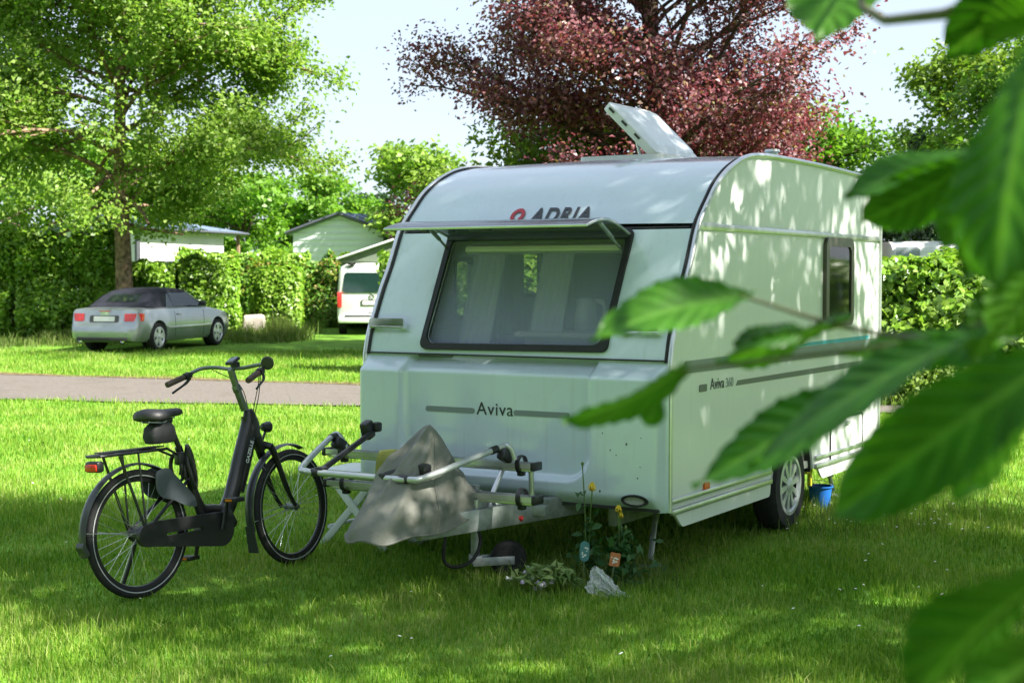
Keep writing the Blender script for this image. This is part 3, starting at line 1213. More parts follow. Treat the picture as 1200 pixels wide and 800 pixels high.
top = [[pane_fn(i / NU_, j / NV_) for j in range(NV_ + 1)] for i in range(NU_ + 1)]
pv, pf = [], []
for dz_ in (0, -.012):
    for row in top:
        for p in row:
            pv.append((p.x, p.y, p.z + dz_))
wv = NV_ + 1
off = (NU_ + 1) * wv
for i in range(NU_):
    for j in range(NV_):
        a = [i * wv + j, (i + 1) * wv + j, (i + 1) * wv + j + 1, i * wv + j + 1]
        pf.append(a)
        pf.append([q + off for q in a][::-1])
bd = [i * wv for i in range(NU_ + 1)] + [NU_ * wv + j for j in range(1, wv)] + [i * wv + NV_ for i in range(NU_ - 1, -1, -1)] + [j for j in range(NV_ - 1, 0, -1)]
for a, b in zip(bd, bd[1:] + bd[:1]):
    pf.append([a, b, b + off, a + off])
pn = MB().add(pv, pf).build("open_window_pane", m_lid, cv, 50)
edge = [pane_fn(u, 1) + Vector((0, 0, -.011)) for u in np.linspace(0, 1, 14)]
el = [pane_fn(1, v) + Vector((0, 0, -.011)) for v in np.linspace(1, 0, 10)]
er = [pane_fn(0, v) + Vector((0, 0, -.011)) for v in np.linspace(0, 1, 10)]
MB().tube(er + edge[1:-1] + el, .009, 6).build("pane_edge", m_silver, pn)
m_lidframe = mat("dark_lid_border", (0.02, 0.03, 0.06), rough=.25, var=.1)
MB().tube([pane_fn(u, .02) + Vector((0, 0, -.02)) for u in np.linspace(0, 1, 8)], .022, 6).build("hinge_rail", m_lidframe, pn)
for u in (.18, .5, .82):
    MB().box(tuple(pane_fn(u, .9) + Vector((0, 0, -.035))), (.03, .05, .025), bev=.005).build("latch", m_black, pn)
for (pa, pb) in (((703, 261), (729, 293)), ((503, 268), (524, 290))):
    e = hit_front(*pb)
    k = 0.03
    A_ = hit_plane(pa[0], pa[1], 0, hx - .42)
    MB().tube([A_, A_.lerp(e, .55)], .013, 8).tube([A_.lerp(e, .5), e + Vector((-.01, 0, 0))], .008, 8).build("window_stay", m_galv, cv)

# lettering on the nose
def on_front(px, py, dist=0.002):
    """writing frame on the front wall, u to the right in the picture, v up the wall"""
    o = hit_front(px, py)
    q0, y0 = (z2q(o.z), o.y) if o.z > 1.275 else (None, o.y)

    def fn(u, v, d):
        if q0 is None:
            r = lower_fn((y0 - u + .012) / (W_ + .024), (o.z + v - PB) / (PT - PB))
            return (r[0] - d - .0015, y0 - u, o.z + v)
        return front_map(y0 - u, q0 + v, d + dist)
    return fn


def recess_pt(px, py):
    p = hit_plane(px, py, 0, -.07)
    return p


pA = recess_pt(579, 486.5)
hA = .085
lower_at = lambda y, z, d: (lower_fn((y + .012) / (W_ + .024), (z - PB) / (PT - PB))[0] - d, y, z)
text_mesh("Aviva", hA * 1.32, lambda u, v, d: lower_at(pA.y - u, pA.z + v, d + .001), "lettering", m_ink, cv, align="CENTER", spacing=1.08)
for (x0, x1, yy, nm) in ((498, 555.5, 481, "front_stripe"), (601, 667, 486.5, "front_stripe")):
    a, b = recess_pt(x0, yy - 1.5), recess_pt(x1, yy + 2)
    zc = (a.z + b.z) / 2 + .008
    sb_ = MB()
    loop = rrect(min(a.y, b.y), zc - .017, max(a.y, b.y), zc + .017, .0165, 4)
    sb_.plate(loop, [], lambda u, v, d: lower_at(u, v, d + .001), .002)
    sb_.build(nm, m_stripe, cv)
# name on the roof edge, its foot hidden by the open pane
zl = 2.105
roof_x = np.array([p.x for p in prof_s]); roof_z = np.array([p.y for p in prof_s])


def nose(y, z, d):
    i = np.argmax(roof_z)
    x = float(np.interp(z, roof_z[:i], roof_x[:i]))
    x2 = float(np.interp(z + .02, roof_z[:i], roof_x[:i]))
    n = Vector((-.02, 0, x2 - x)).normalized()
    return Vector((x, y, z)) + n * d


oN = hit_plane(621, 250, 0, .42)
zt = oN.z
text_mesh("ADRIA", .135, lambda u, v, d: nose(oN.y - u, zt - .07 + v, d + .013), "lettering", m_ink, cv, bold=True, spacing=1.12)
oL = hit_plane(597, 250, 0, .42)
for ring in (0,):
    a0 = [(oL.y - .045 + .05 * math.cos(t), zt - .02 + .045 * math.sin(t)) for t in np.linspace(R(-60), R(240), 20)]
    a1 = [(oL.y - .045 + .026 * math.cos(t), zt - .02 + .022 * math.sin(t)) for t in np.linspace(R(240), R(-60), 20)]
    MB().plate(a0 + a1, [], lambda u, v, d: nose(u, v, d + .013), .003).build("logo", m_redink, cv)

# ---- side walls
side_prof = [(p.x, p.y) for p in prof_s]
SB = .385
out = [(.0, SB + .02), (.0, 1.27)] + side_prof[1:] + [(4.0, 1.2), (3.99, SB)]


def clean(l):
    r = []
    for p in l:
        if not r or math.hypot(p[0] - r[-1][0], p[1] - r[-1][1]) > 1e-4:
            r.append(p)
    return r


WX, WR = 2.04, .325
arch = [(WX + .42 * math.cos(a) * 1.0, .36 + .40 * math.sin(a)) for a in np.linspace(0, PI, 17)]
out = clean(out + [(WX + .42, SB)] + [(x, z) for x, z in arch if z > SB] + [(WX - .42, SB)])
sw = [hit_side(*p) for p in ((965, 379), (996, 378), (996, 283), (966, 281))]
sx0, sx1 = (sw[0].x + sw[3].x) / 2, (sw[1].x + sw[2].x) / 2
sz0, sz1 = (sw[0].z + sw[1].z) / 2, (sw[2].z + sw[3].z) / 2
swl = rrect(sx0, sz0, sx1, sz1, .06)
MB().plate(out, [swl], lambda u, v, d: (u, d, v), .028).build("side_wall", m_side, cv, 30)
wl1 = rrect(.62, 1.12, 1.42, 1.80, .06)
# second left window, placed where it shows through the front opening
lw = [hit_plane(607, 345, 1, W_), hit_plane(633, 293, 1, W_)]
wl2 = rrect(lw[0].x, lw[0].z - .02, lw[1].x, lw[1].z + .02, .05)
lw1 = [hit_plane(528, 375, 1, W_), hit_plane(552, 290, 1, W_)]
wl1 = rrect(max(.5, lw1[0].x), lw1[0].z, max(lw1[1].x, .9), min(1.9, lw1[1].z), .06)
print("left windows", lw, lw1, "side", sx0, sx1, sz0, sz1, "win", WIN)
MB().plate(out, [wl1, wl2], lambda u, v, d: (u, W_ - .028 + d, v), .028).build("side_wall", m_side, cv, 30)
for l_ in (wl1, wl2):
    xs_ = [p[0] for p in l_]; zs_ = [p[1] for p in l_]
    ri = rrect(min(xs_) + .03, min(zs_) + .03, max(xs_) - .03, max(zs_) - .03, .04)
    f_ = MB().plate(l_, [ri], lambda u, v, d: (u, W_ - .034 + d, v), .045).build("side_window", m_black, cv)
    MB().plate(ri, [], lambda u, v, d: (u, W_ - .012 + d, v), .004).build("pane", m_pane_clear, f_)
wo = rrect(sx0 - .02, sz0 - .02, sx1 + .02, sz1 + .02, .075)
wi = rrect(sx0 + .045, sz0 + .045, sx1 - .045, sz1 - .045, .05)
m_wframe = mat("bronze_window_frame", (0.09, 0.075, 0.06), rough=.35, var=.1)
f_ = MB().plate(wo, [wi], lambda u, v, d: (u, .01 - d, v), .038).build("side_window", m_wframe, cv)
MB().plate(wi, [], lambda u, v, d: (u, -.012 - d, v), .006).build("pane", m_pane, f_)
MB().plate([(4.0, SB), (4.0, 2.1), (3.97, 2.1), (3.97, SB)], [], lambda u, v, d: (u, d, v), W_).build("rear_wall", m_side, cv)

# aluminium corner trim and black joint along both side edges
ck = clean([(-.004, .40), (-.004, .9), (-.004, 1.26)] + side_prof + [(4.002, 1.2), (3.99, SB)])
for y_, sgn in ((0, -1), (W_, 1)):
    MB().tube([(x, y_ + sgn * .006, z + (.004 if 1 < x < 3.8 else 0)) for x, z in ck], .017, 8).build("corner_trim", m_alu, cv, 60)
    MB().tube([(x - .004, y_ - sgn * .022, z + .004) for x, z in ck if z > 1.25], .009, 6).build("trim_joint", m_rubber, cv, 60)
# horizontal trims on the right side
def side_bar(px0, py0, px1, py1, h, m_, name, d=.006, r=.004, parent=cv):
    a, b = hit_side(px0, py0), hit_side(px1, py1)
    loop = [(a.x, a.z - h / 2), (b.x, b.z - h / 2), (b.x, b.z + h / 2), (a.x, a.z + h / 2)]
    return MB().plate(rpoly(loop, r, 2), [], lambda u, v, q: (u, -q - .001, v), d).build(name, m_, parent)


a, b = hit_side(822, 264), hit_side(1029, 281)
zt_ = (a.z + b.z) / 2
for y_, sg in ((0, -1), (W_, 1)):
    MB().box((2.19, y_ + sg * .008, zt_), (3.6, .018, .04), bev=.006).build("waist_trim", m_alu, cv)
MB().box((.375 + .02, W_ / 2, 2.052), (.02, W_ - .1, .014), rot=(0, R(38), 0), bev=.003).build("seam_trim", m_rubber, cv)
# stripes and lettering on the right side
s1 = (hit_side(798, 436).z + hit_side(985, 405).z) / 2
s2 = (hit_side(862, 449.5).z + hit_side(993, 427.5).z) / 2
x1 = hit_side(800, 436).x
MB().plate(rpoly([(x1, s1 - .033), (3.98, s1 - .05), (3.98, s1 + .05), (x1 + .02, s1 + .04)], .025, 4), [], lambda u, v, d: (u, -.0012 - d, v), .001).build("side_stripe", m_stripe, cv)
x2 = hit_side(862, 450).x
MB().plate([(x2, s2 - .016), (3.98, s2 - .022), (3.98, s2 + .022), (x2 + .03, s2 + .016)], [], lambda u, v, d: (u, -.0012 - d, v), .001).build("side_stripe", m_stripe2, cv)
tx0, tx1 = hit_side(930, 409), hit_side(985, 395)
tz_ = (tx0.z + tx1.z) / 2
MB().plate([(tx0.x, tz_ - .012), (3.72, tz_ - .016), (3.75, tz_ + .018), (tx0.x + .3, tz_ + .012)], [], lambda u, v, d: (u, -.0012 - d, v), .001).build("side_stripe", m_teal, cv)
oT = hit_side(832, 456.5)
text_mesh("Aviva", .10, lambda u, v, d: (oT.x + u, -.0012 - d, oT.z + v), "lettering", m_ink, cv)
oT2 = hit_side(848.5, 455)
m_greyink = mat("grey_lettering", (0.32, 0.34, 0.34), rough=.5)
text_mesh("360", .085, lambda u, v, d: (oT2.x + .02 + u, -.0012 - d, oT.z + v), "lettering", m_greyink, cv)
oB = hit_side(823.5, 454.5)
MB().plate(rrect(oB.x - .055, oB.z - .022, oB.x + .055, oB.z + .022, .01), [], lambda u, v, d: (u, -.001 - d, v), .004).build("gas_label", m_stripe2, cv)
oR = hit_side(826.5, 570)
MB().box((oR.x, -.009, oR.z), (.075, .016, .055), bev=.005).build("side_reflector", m_orange, cv)
# lower aluminium rail, plastic skirt and locker hatch
for y_, sg in ((0, -1), (W_, 1)):
    for x0, x1_ in ((.01, WX - .44), (WX + .44, 3.98)):
        MB().box(((x0 + x1_) / 2, y_ + sg * .01, SB + .075), (x1_ - x0, .022, .03), bev=.006).box(((x0 + x1_) / 2, y_ + sg * .012, SB + .012), (x1_ - x0, .026, .035), bev=.007).build("skirt_rail", m_alu, cv)
        MB().plate(rpoly([(x0 + .15, SB - .09), (x1_ - .02, SB - .09), (x1_, SB), (x0 + .05, SB)], .03), [], lambda u, v, d: (u, y_ - sg * .005 + sg * d, v), .016).build("skirt", m_side, cv)
hx0, hx1 = hit_side(972, 520).x, hit_side(1010, 520).x
hzc = hit_side(990, 512).z
ho = rrect(hx0, hzc - .17, hx1, hzc + .17, .04)
f_ = MB().plate(ho, [rrect(hx0 + .02, hzc - .15, hx1 - .02, hzc + .15, .03)], lambda u, v, d: (u, -.0012 - d, v), .007).build("locker_hatch", m_rubber, cv)
MB().plate(rrect(hx0 + .021, hzc - .149, hx1 - .021, hzc + .149, .03), [], lambda u, v, d: (u, -.0012 - d, v), .005).build("hatch_door", m_side, f_)
MB().box(((hx0 + hx1) / 2, -.012, hzc + .11), (.09, .018, .03), bev=.004).build("latch", m_silver, f_)
m_grille = mat("grille_white", (.6, .6, .58), rough=.5)
gp = hit_side(1010, 470)
gm = MB()
for i in range(6):
    gm.box((3.45, -.008, gp.z - .06 + i * .03), (.34, .014, .018), rot=(R(25), 0, 0))
gm.build("fridge_grille", m_grille, cv)

# rear edge, interior floor and furniture
MB().box((2.0, W_ / 2, SB + .03), (3.94, W_ - .07, .05)).build("floor", m_inner, cv)
MB().box((.42, W_ - .36, .86), (.74, .62, .86), bev=.05).build("bench", m_cush, cv)
sb2 = MB().box((1.0, W_ - .16, 1.12), (.16, .24, .5), bev=.05)
MB().box((1.25, W_ - .36, .70), (.8, .62, .5), bev=.04).build("bench", m_cush, cv)
MB().box((1.56, W_ - .38, 1.05), (.14, .62, .62), bev=.05).build("bench_backrest", m_cush, cv)
wtop = wc[0].z
ct = hit_plane(660, 387, 0, .55)
MB().box((.46, .62, ct.z - .015), (.56, 1.05, .03), bev=.006).box((.50, .62, ct.z - .33), (.46, 1.0, .6)).build("front_shelf", m_wood, cv)
MB().box((2.6, .36, .86), (1.6, .6, .88), bev=.01).build("kitchen_unit", m_wood, cv)
MB().box((3.3, 1.1, 1.3), (.06, 1.2, 1.75)).build("washroom_partition", m_wood, cv)
MB().box((2.3, W_ - .22, 2.12), (2.2, .36, .3), bev=.02).build("overhead_locker", m_wood, cv)
for (xa, xb, yy) in ((.40, .60, W_ - .07), (1.50, 1.85, W_ - .07), (lw[0].x - .35, lw[0].x - .06, W_ - .07), (lw[1].x + .05, lw[1].x + .40, W_ - .07)):
    MB().grid(lambda u, v: (xa + (xb - xa) * u, yy - .02 * math.sin(u * 26), .95 + v * 1.05), 48, 4).build("curtain", m_curtain, cv, 60)
for (ya, yb) in ((WIN[0][0] - .03, WIN[0][0] - .28), (1.14, .90)):
    MB().grid(lambda u, v: (.33 + .22 * v + .02 * math.sin(u * 30), ya + (yb - ya) * u, 1.32 + v * .62), 48, 4).build("curtain", m_curtain, cv, 60)
MB().box((2.45, W_ / 2, 2.44), (2.6, W_ - .08, .02)).build("inner_ceiling", m_inner, cv)

# roof hatch: low base, lid hinged along its right edge and propped up on the left
m_hatch = mat("milky_hatch_plastic", (0.66, 0.69, 0.71), rough=.3, var=.03)
m_hatchrim = mat("pale_hatch_rim", (0.62, 0.62, 0.57), rough=.4, var=.04)
hx0_, hx1_, hy_ = 1.53, 2.28, .80
hb = MB().plate(rrect(hx0_ - .05, hy_ - .04, hx1_ + .05, hy_ + .60, .07), [rrect(hx0_ + .04, hy_ + .05, hx1_ - .04, hy_ + .5, .05)],
                lambda u, v, d: (u, v, 2.55 + d), .05).build("roof_hatch", m_hatchrim, cv)
LA = R(44)
lid_pt = lambda u, v, d: (u, hy_ + .01 + v * math.cos(LA) - d * math.sin(LA), 2.605 + v * math.sin(LA) + d * math.cos(LA))
lid = MB()
o_ = rrect(hx0_, 0, hx1_, .54, .06, 5)
lid.plate(o_, [rrect(hx0_ + .03, .03, hx1_ - .03, .51, .05, 5)], lambda u, v, d: lid_pt(u, v, d - .05), .055)
lid_o = lid.build("hatch_lid", m_hatchrim, hb)


def dome(u, v):
    x = hx0_ + .012 + u * (hx1_ - hx0_ - .024)
    t = .012 + v * .516
    e = min(1, min(u, 1 - u) / .09) * min(1, min(v, 1 - v) / .12)
    return lid_pt(x, t, .006 + .026 * sstep(0, 1, e))


MB().grid(dome, 24, 20).build("hatch_dome", m_hatch, hb, 60, recalc=False)
for u in (.18, .4, .62):
    MB().box(lid_pt(hx0_ - .004, .08 + u * .62, -.012), (.012, .05, .014), rot=(LA, 0, 0)).build("rim_clip", m_black, hb)
MB().tube([(hx0_ + .06, hy_ + .16, 2.59), lid_pt(hx0_ + .06, .25, -.02)], .012, 8).build("hatch_stay", m_alu, hb)
MB().lathe([(.0, .085), (.05, .085), (.055, .07), (.04, .06), (.04, 0)], (1.92, .12, 2.545), (0, 0, 1), 16).build("roof_vent", m_silver, cv)
MB().lathe([(.0, .05), (.07, .05), (.08, .03), (.08, 0)], (3.1, .5, 2.545), (0, 0, 1), 16).build("roof_vent", m_hatchrim, cv)

# chromed grab handles
for (ya, yb) in ((2.13, 1.86), (.335, .075)):
    q = z2q(1.437)
    hb_ = MB()
    n_ = front_map(1, q, 1); n0_ = front_map(1, q, 0)
    rot = (0, -math.atan2(n_[2] - n0_[2], -(n_[0] - n0_[0])) * -1, 0)
    hb_.plate(rrect(yb, q - .028, ya, q + .028, .012), [], lambda u, v, d: front_map(u, v, .045 + d + (v - q) * .45), .014)
    for e in (ya - .03, yb + .03):
        hb_.plate(rrect(e - .03, q - .022, e + .03, q + .022, .008), [], lambda u, v, d: front_map(u, v, -.002 + d), .05)
    hb_.build("grab_handle", m_chrome, cv)
# oval marker lamp low on the nose
lp = hit_plane(746, 586, 0, -.1)
ov = [(lp.y + .085 * math.cos(t), lp.z + .036 * math.sin(t)) for t in np.linspace(0, 2 * PI, 25)[:-1]]
ovi = [(lp.y + .066 * math.cos(t), lp.z + .023 * math.sin(t)) for t in np.linspace(0, 2 * PI, 25)[:-1]]
xl = lower_fn((lp.y + .012) / (W_ + .024), (lp.z - PB) / (PT - PB))[0]
ml = MB().plate(ov, [ovi], lambda u, v, d: (min(xl, lower_at(u, v, 0)[0]) - d, u, v), .016).build("marker_lamp", m_rubber, cv)
m_lens = mat("smoky_lens", (.35, .36, .34), rough=.1, var=.1, vscale=40)
MB().plate(ovi, [], lambda u, v, d: (min(xl, lower_at(u, v, 0)[0]) - d, u, v), .010).build("lens", m_lens, ml)
# chip marks on the locker lid
mk = MB()
rk = random.Random(4)
for (px, py) in ((707, 507), (752, 513), (716, 527), (723, 533), (751, 547), (748, 560), (704, 575), (735, 520)):
    p = hit_plane(px, py, 0, -.115)
    r = rk.uniform(.004, .009)
    mk.plate([(p.y + r * .6 * math.cos(t), p.z + r * math.sin(t)) for t in np.linspace(0, 2 * PI, 9)[:-1]], [], lambda u, v, d: lower_at(u, v, d + .0008), .001)
mk.build("stone_chips", m_under, cv)["kind"] = "stuff"

# wheels, axle, chassis, drawbar, jockey wheel, corner steadies
m_tyre = mat("tyre_rubber", (0.022, 0.022, 0.023), rough=.75, spec=.3, var=.25, vscale=20, bump=.4, bscale=90)
m_hub = mat("silver_wheel_trim", (0.50, 0.53, 0.55), rough=.35, metal=.4, var=.05)


def spoke_wheel(parent, c, ax, r_t, wd, r_r, nsp, m_trim, name="wheel", sw_=.030):
    """tyre, dished trim with spokes and dark gaps; ax = outward axis"""
    A = Vector(ax).normalized()
    t = MB().lathe([(r_r, -wd / 2), (r_t - .03, -wd / 2), (r_t - .006, -wd / 2 + .03), (r_t, -wd * .2), (r_t, wd * .2), (r_t - .006, wd / 2 - .03), (r_t - .03, wd / 2), (r_r, wd / 2),
                    (r_r - .012, wd / 2 - .02), (r_r - .012, -wd / 2)], c, A, 40).build(name, m_tyre, parent, 30)
    MB().lathe([(0, wd / 2 - .075), (r_r - .02, wd / 2 - .075)], c, A, 32).build("wheel_disc", m_under, t)
    U = A.orthogonal().normalized(); V = A.cross(U)
    rim = MB().lathe([(r_r, wd / 2 - .012), (r_r + .004, wd / 2 + .002), (r_r - .022, wd / 2 + .004), (r_r - .034, wd / 2 - .02)], c, A, 40)
    rim.lathe([(0, wd / 2 + .008), (.028, wd / 2 + .007), (.052, wd / 2 - .004), (.058, wd / 2 - .03)], c, A, 24)
    for k in range(nsp):
        a = 2 * PI * k / nsp
        d = U * math.cos(a) + V * math.sin(a)
        e = A.cross(d)
        p0 = Vector(c) + d * .045 + A * (wd / 2 - .006)
        p1 = Vector(c) + d * (r_r - .02) + A * (wd / 2 - .006)
        w0, w1 = sw_ * .55, sw_ * .8
        v_ = [p0 + e * w0, p0 - e * w0, p1 - e * w1, p1 + e * w1]
        rim.add(v_ + [q - A * .025 for q in v_], [[0, 1, 2, 3], [4, 7, 6, 5], [0, 4, 5, 1], [1, 5, 6, 2], [2, 6, 7, 3], [3, 7, 4, 0]])
    rim.build("wheel_trim", m_trim, t, 30)
    return t


for y_, sg in ((.10, -1), (W_ - .10, 1)):
    spoke_wheel(cv, (WX, y_, .315), (0, sg, 0), .318, .175, .205, 10, m_hub)
    MB().grid(lambda u, v: (WX + .415 * math.cos(PI * u), y_ - sg * .08 + sg * (.165 * v), .36 + .395 * math.sin(PI * u)), 24, 2).build("wheel_arch_liner", m_under, cv, 60)
ch = MB()
for y_ in (.42, W_ - .42):
    ch.box((2.0, y_, .33), (3.8, .05, .12), bev=.006)
ch.box((WX, W_ / 2, .30), (.09, W_ - .3, .09), bev=.02)
ch.build("chassis", m_galv, cv)
HT = Vector((-1.28, W_ / 2, .42))
dbm = MB()
for y_ in (.42, W_ - .42):
    a = Vector((.10, y_ + (.20 if y_ < 1 else -.20), .40)); b = Vector((-1.05, W_ / 2 + (.04 if y_ > 1 else -.04), .365))
    d = (b - a)
    ang = math.atan2(d.y, d.x)
    el_ = math.atan2(d.z, math.hypot(d.x, d.y))
    rm = Matrix.Rotation(ang, 3, "Z") @ Matrix.Rotation(-el_, 3, "Y")
    dbm.box(tuple((a + b) / 2), (d.length, .055, .125), rot=rm, bev=.007)
dbm.box((-.28, W_ / 2, .395), (.05, .85, .06), bev=.005)
dbm.build("drawbar", m_galv, cv)
hm = MB().box((-1.15, W_ / 2 + .02, .43), (.36, .10, .08), bev=.02)
hm.lathe([(0, .05), (.05, .04), (.06, -.03), (.05, -.06)], (-1.33, W_ / 2 + .02, .42), (0, 0, 1), 16)
hm.build("coupling_head", m_black, cv)
MB().tube([(-1.28, W_ / 2 - .02, .5), (-1.05, W_ / 2 - .03, .62), (-.95, W_ / 2 - .03, .78)], .016, 8).build("handbrake_lever", m_black, cv)
jx, jy = -.50, W_ / 2 - .07
jw = MB().tube([(jx, jy, .12), (jx, jy, .55)], .027, 12).box((jx, jy, .42), (.07, .09, .1), bev=.012)
jw = jw.build("jockey_wheel", m_galv, cv)
JD = Vector((.72, -.70, 0)).normalized()
wc_ = Vector((jx, jy, .105)) + JD * .20
jn = Vector((-JD.y, JD.x, 0))
jf = MB()
for sg in (-1, 1):
    m0 = Vector((jx, jy, .105)) + jn * sg * .045
    m1 = wc_ + jn * sg * .045 + Vector((0, 0, .0))
    mid_ = (m0 + m1) / 2
    jf.box(tuple(mid_), ((m1 - m0).length + .05, .007, .05), rot=(0, 0, math.atan2(JD.y, JD.x)), bev=.003)
jf.box((jx, jy, .115), (.06, .10, .05), rot=(0, 0, math.atan2(JD.y, JD.x)), bev=.006)
jf.build("fork", m_galv, jw)
MB().lathe([(.02, -.034), (.09, -.036), (.108, -.02), (.112, 0), (.108, .02), (.09, .036), (.02, .034)], wc_, jn, 28).build("tyre", m_tyre, jw)
MB().tube([(jx - .02, jy - .03, .43), (jx + .05, jy - .11, .40), (jx + .10, jy - .20, .37)], .008, 8).build("clamp_lever", m_silver, jw)
m_redgrip = mat("red_plastic", (.55, .02, .02), rough=.4)
MB().tube([(jx + .10, jy - .20, .37), (jx + .125, jy - .25, .352)], .016, 8).build("lever_grip", m_redgrip, jw)
# electric lead hanging in a loop from the drawbar
lp_ = [(-.82, 1.02, .40), (-.86, .98, .30), (-.84, 1.0, .16), (-.74, .98, .11), (-.63, .94, .14), (-.58, .92, .24), (-.60, .94, .34), (-.62, .96, .40)]
MB().tube(cr_spline(lp_, 6), .011, 8).build("electric_lead", m_rubber, cv)
for (x, y) in ((.32, .30), (.32, W_ - .30), (3.7, .3), (3.7, W_ - .3)):
    sg = -1 if y < 1 else 1
    dx = .25 if x < 1 else -.2
    MB().tube([(x + dx * .6, y, .34), (x - .06, y + sg * .06, .06)], .017, 8).box((x - .06, y + sg * .06, .02), (.12, .1, .03), bev=.008).tube([(x + .3 * dx + .12, y, .32), (x, y + sg * .03, .17)], .01, 6).build("corner_steady", m_galv, cv)
m_yellow = mat("yellow_plastic", (.70, .62, .05), rough=.45)
yl = hit_plane(947, 552, 1, .06)
MB().box((yl.x, yl.y, yl.z), (.12, .03, .03), bev=.006).box((yl.x + .035, yl.y, yl.z - .06), (.03, .03, .10), bev=.006).build("level_bracket", m_yellow, cv)
# ------------------------------------------------------------------ bicycle
# local axes: x forward, y to the rider's left, z up; origin under the rear hub
BH = math.atan2(.81, .58)
bk = thing("bicycle", "black step-through electric bicycle standing on its kickstand on the grass", "bicycle", (-2.03, 8.13, 0), BH)
bk.rotation_euler = (R(-4.5), 0, BH)
m_frame = mat("matt_black_paint", (0.012, 0.012, 0.014), rough=.36, spec=.5, coat=.2, var=.15, vscale=12)
m_fender = mat("dark_grey_mudguard", (0.035, 0.04, 0.045), rough=.3, spec=.5, var=.1)
m_rimb = mat("black_rim", (0.03, 0.03, 0.033), rough=.35, metal=.5, var=.1)
m_spoke = mat("steel_spokes", (0.55, 0.56, 0.57), rough=.3, metal=.9, var=.05)
m_wall = mat("tyre_reflex_stripe", (0.42, 0.44, 0.44), rough=.5, var=.1)
m_grip = mat("brown_leather_grip", (0.07, 0.045, 0.035), rough=.65, var=.2, vscale=40, bump=.3, bscale=150)
m_saddle = mat("black_saddle_vinyl", (0.022, 0.022, 0.024), rough=.5, var=.15, vscale=30, bump=.2, bscale=120)
m_alub = mat("grey_alloy", (0.17, 0.19, 0.19), rough=.35, metal=.75, var=.08)
m_amber = mat("amber_reflector", (.70, .20, .02), rough=.2, var=.1, vscale=80)
m_redlens = mat("red_tail_lens", (.55, .03, .015), rough=.2, var=.1, vscale=80)
m_skirtg = mat("grey_coat_guard", (0.075, 0.09, 0.10), rough=.35, var=.1)
m_screen = mat("display_glass", (0.10, 0.13, 0.17), rough=.08, spec=.8, var=.05)
WB, RW = 1.20, .352
CH_ = Vector((WB, 0, RW))


def bike_wheel(hub, steer=0.0):
    c = Vector(hub)
    ax = Vector((-math.sin(steer), math.cos(steer), 0))
    t = MB()
    t.lathe([(RW - .022 + .022 * math.cos(a), .021 * math.sin(a)) for a in np.linspace(0, 2 * PI, 13)[:-1]], c, ax, 72, closed=True)
    t = t.build("wheel", m_tyre, bk, 60)
    t["label"] = "rear wheel with black hub gear" if hub[0] < .5 else "front wheel turned slightly with bare spokes"
    for sg in (-1, 1):
        MB().lathe([(RW - .030, sg * .0205), (RW - .036, sg * .0195)], c, ax, 72).build("reflex_stripe", m_wall, t, 60)
    MB().lathe([(RW - .042, -.013), (RW - .042, .013), (RW - .064, .010), (RW - .068, 0), (RW - .064, -.010)], c, ax, 72, closed=True).build("rim", m_rimb, t, 40)
    hr = .045 if hub[0] < .5 else .024
    MB().lathe([(0, -.055), (.012, -.055), (.012, -.040), (hr, -.036), (hr * .8, -.028), (hr * .8, .028), (hr, .036), (.012, .04), (.012, .055), (0, .055)], c, ax, 24).build("hub", m_black if hub[0] < .5 else m_alub, t)
    U = Vector((0, 0, 1)); V = ax.cross(U)
    sp = MB()
    for k in range(36):
        a = 2 * PI * k / 36
        sg = 1 if k % 2 else -1
        b = a + (.42 if (k // 2) % 2 else -.42)
        p0 = c + ax * sg * .032 + (U * math.cos(b) + V * math.sin(b)) * hr * .95
        p1 = c + (U * math.cos(a) + V * math.sin(a)) * (RW - .064)
        sp.tube([p0, p1], .0013, 4, caps=False)
    sp.build("spokes", m_spoke, t, 60)
    return t


bike_wheel((0, 0, RW))
STEER = R(6)
bike_wheel((WB, 0, RW), STEER)

# frame: down tube with battery, seat tube, head, chain stays
fm = MB()
BB = Vector((.535, 0, .305))
HD0, HD1 = Vector((.965, 0, .74)), Vector((.845, 0, 1.0))
fm.tube(cr_spline([(.62, 0, .36), (.70, 0, .46), (.80, 0, .70), (.875, 0, .87), (.885, 0, .93)], 5), [.052] * 8 + [.05] * 13, 12, flat=(1.0, .78))
fm.tube([(.47, 0, .37), (.385, 0, .62), (.325, 0, .80)], [.024, .022, .022], 12)
fm.tube([HD0 + Vector((.01, 0, -.02)), HD0.lerp(HD1, .35), HD0.lerp(HD1, .75)], [.030, .036, .030], 14)
fm.tube(cr_spline([(.90, 0, .80), (.90, 0, .88), (.885, 0, .97)], 4), [.05, .055, .058, .06, .058, .052, .045, .036, .028], 12, flat=(1.0, .75))
for sg in (-1, 1):
    fm.tube(cr_spline([(.47, sg * .03, .35), (.30, sg * .055, .36), (.0, sg * .065, RW)], 4), .014, 8)
    fm.tube(cr_spline([(.38, sg * .025, .62), (.22, sg * .05, .52), (.0, sg * .066, RW + .01)], 4), .010, 8)
fm.tube(cr_spline([(.66, 0, .40), (.56, 0, .42), (.47, 0, .44), (.41, 0, .56)], 5), .026, 10)
fm.build("frame", m_frame, bk)
bt = MB().tube([(.722, 0, .50), (.79, 0, .66), (.862, 0, .845)], [.040, .042, .040], 12, flat=(1.25, .92)).xform(Matrix.Translation((.030, 0, .0)))
bto = bt.build("battery", mat("gloss_black_battery", (.01, .01, .011), rough=.2, coat=.4, var=.1), bk)
dT = (Vector((.875, 0, .87)) - Vector((.70, 0, .46))).normalized()
nT = Vector((dT.z, 0, -dT.x))
o0 = Vector((.815, -.046, .655))
m_wink = mat("white_lettering", (.62, .64, .64), rough=.5, var=.02)
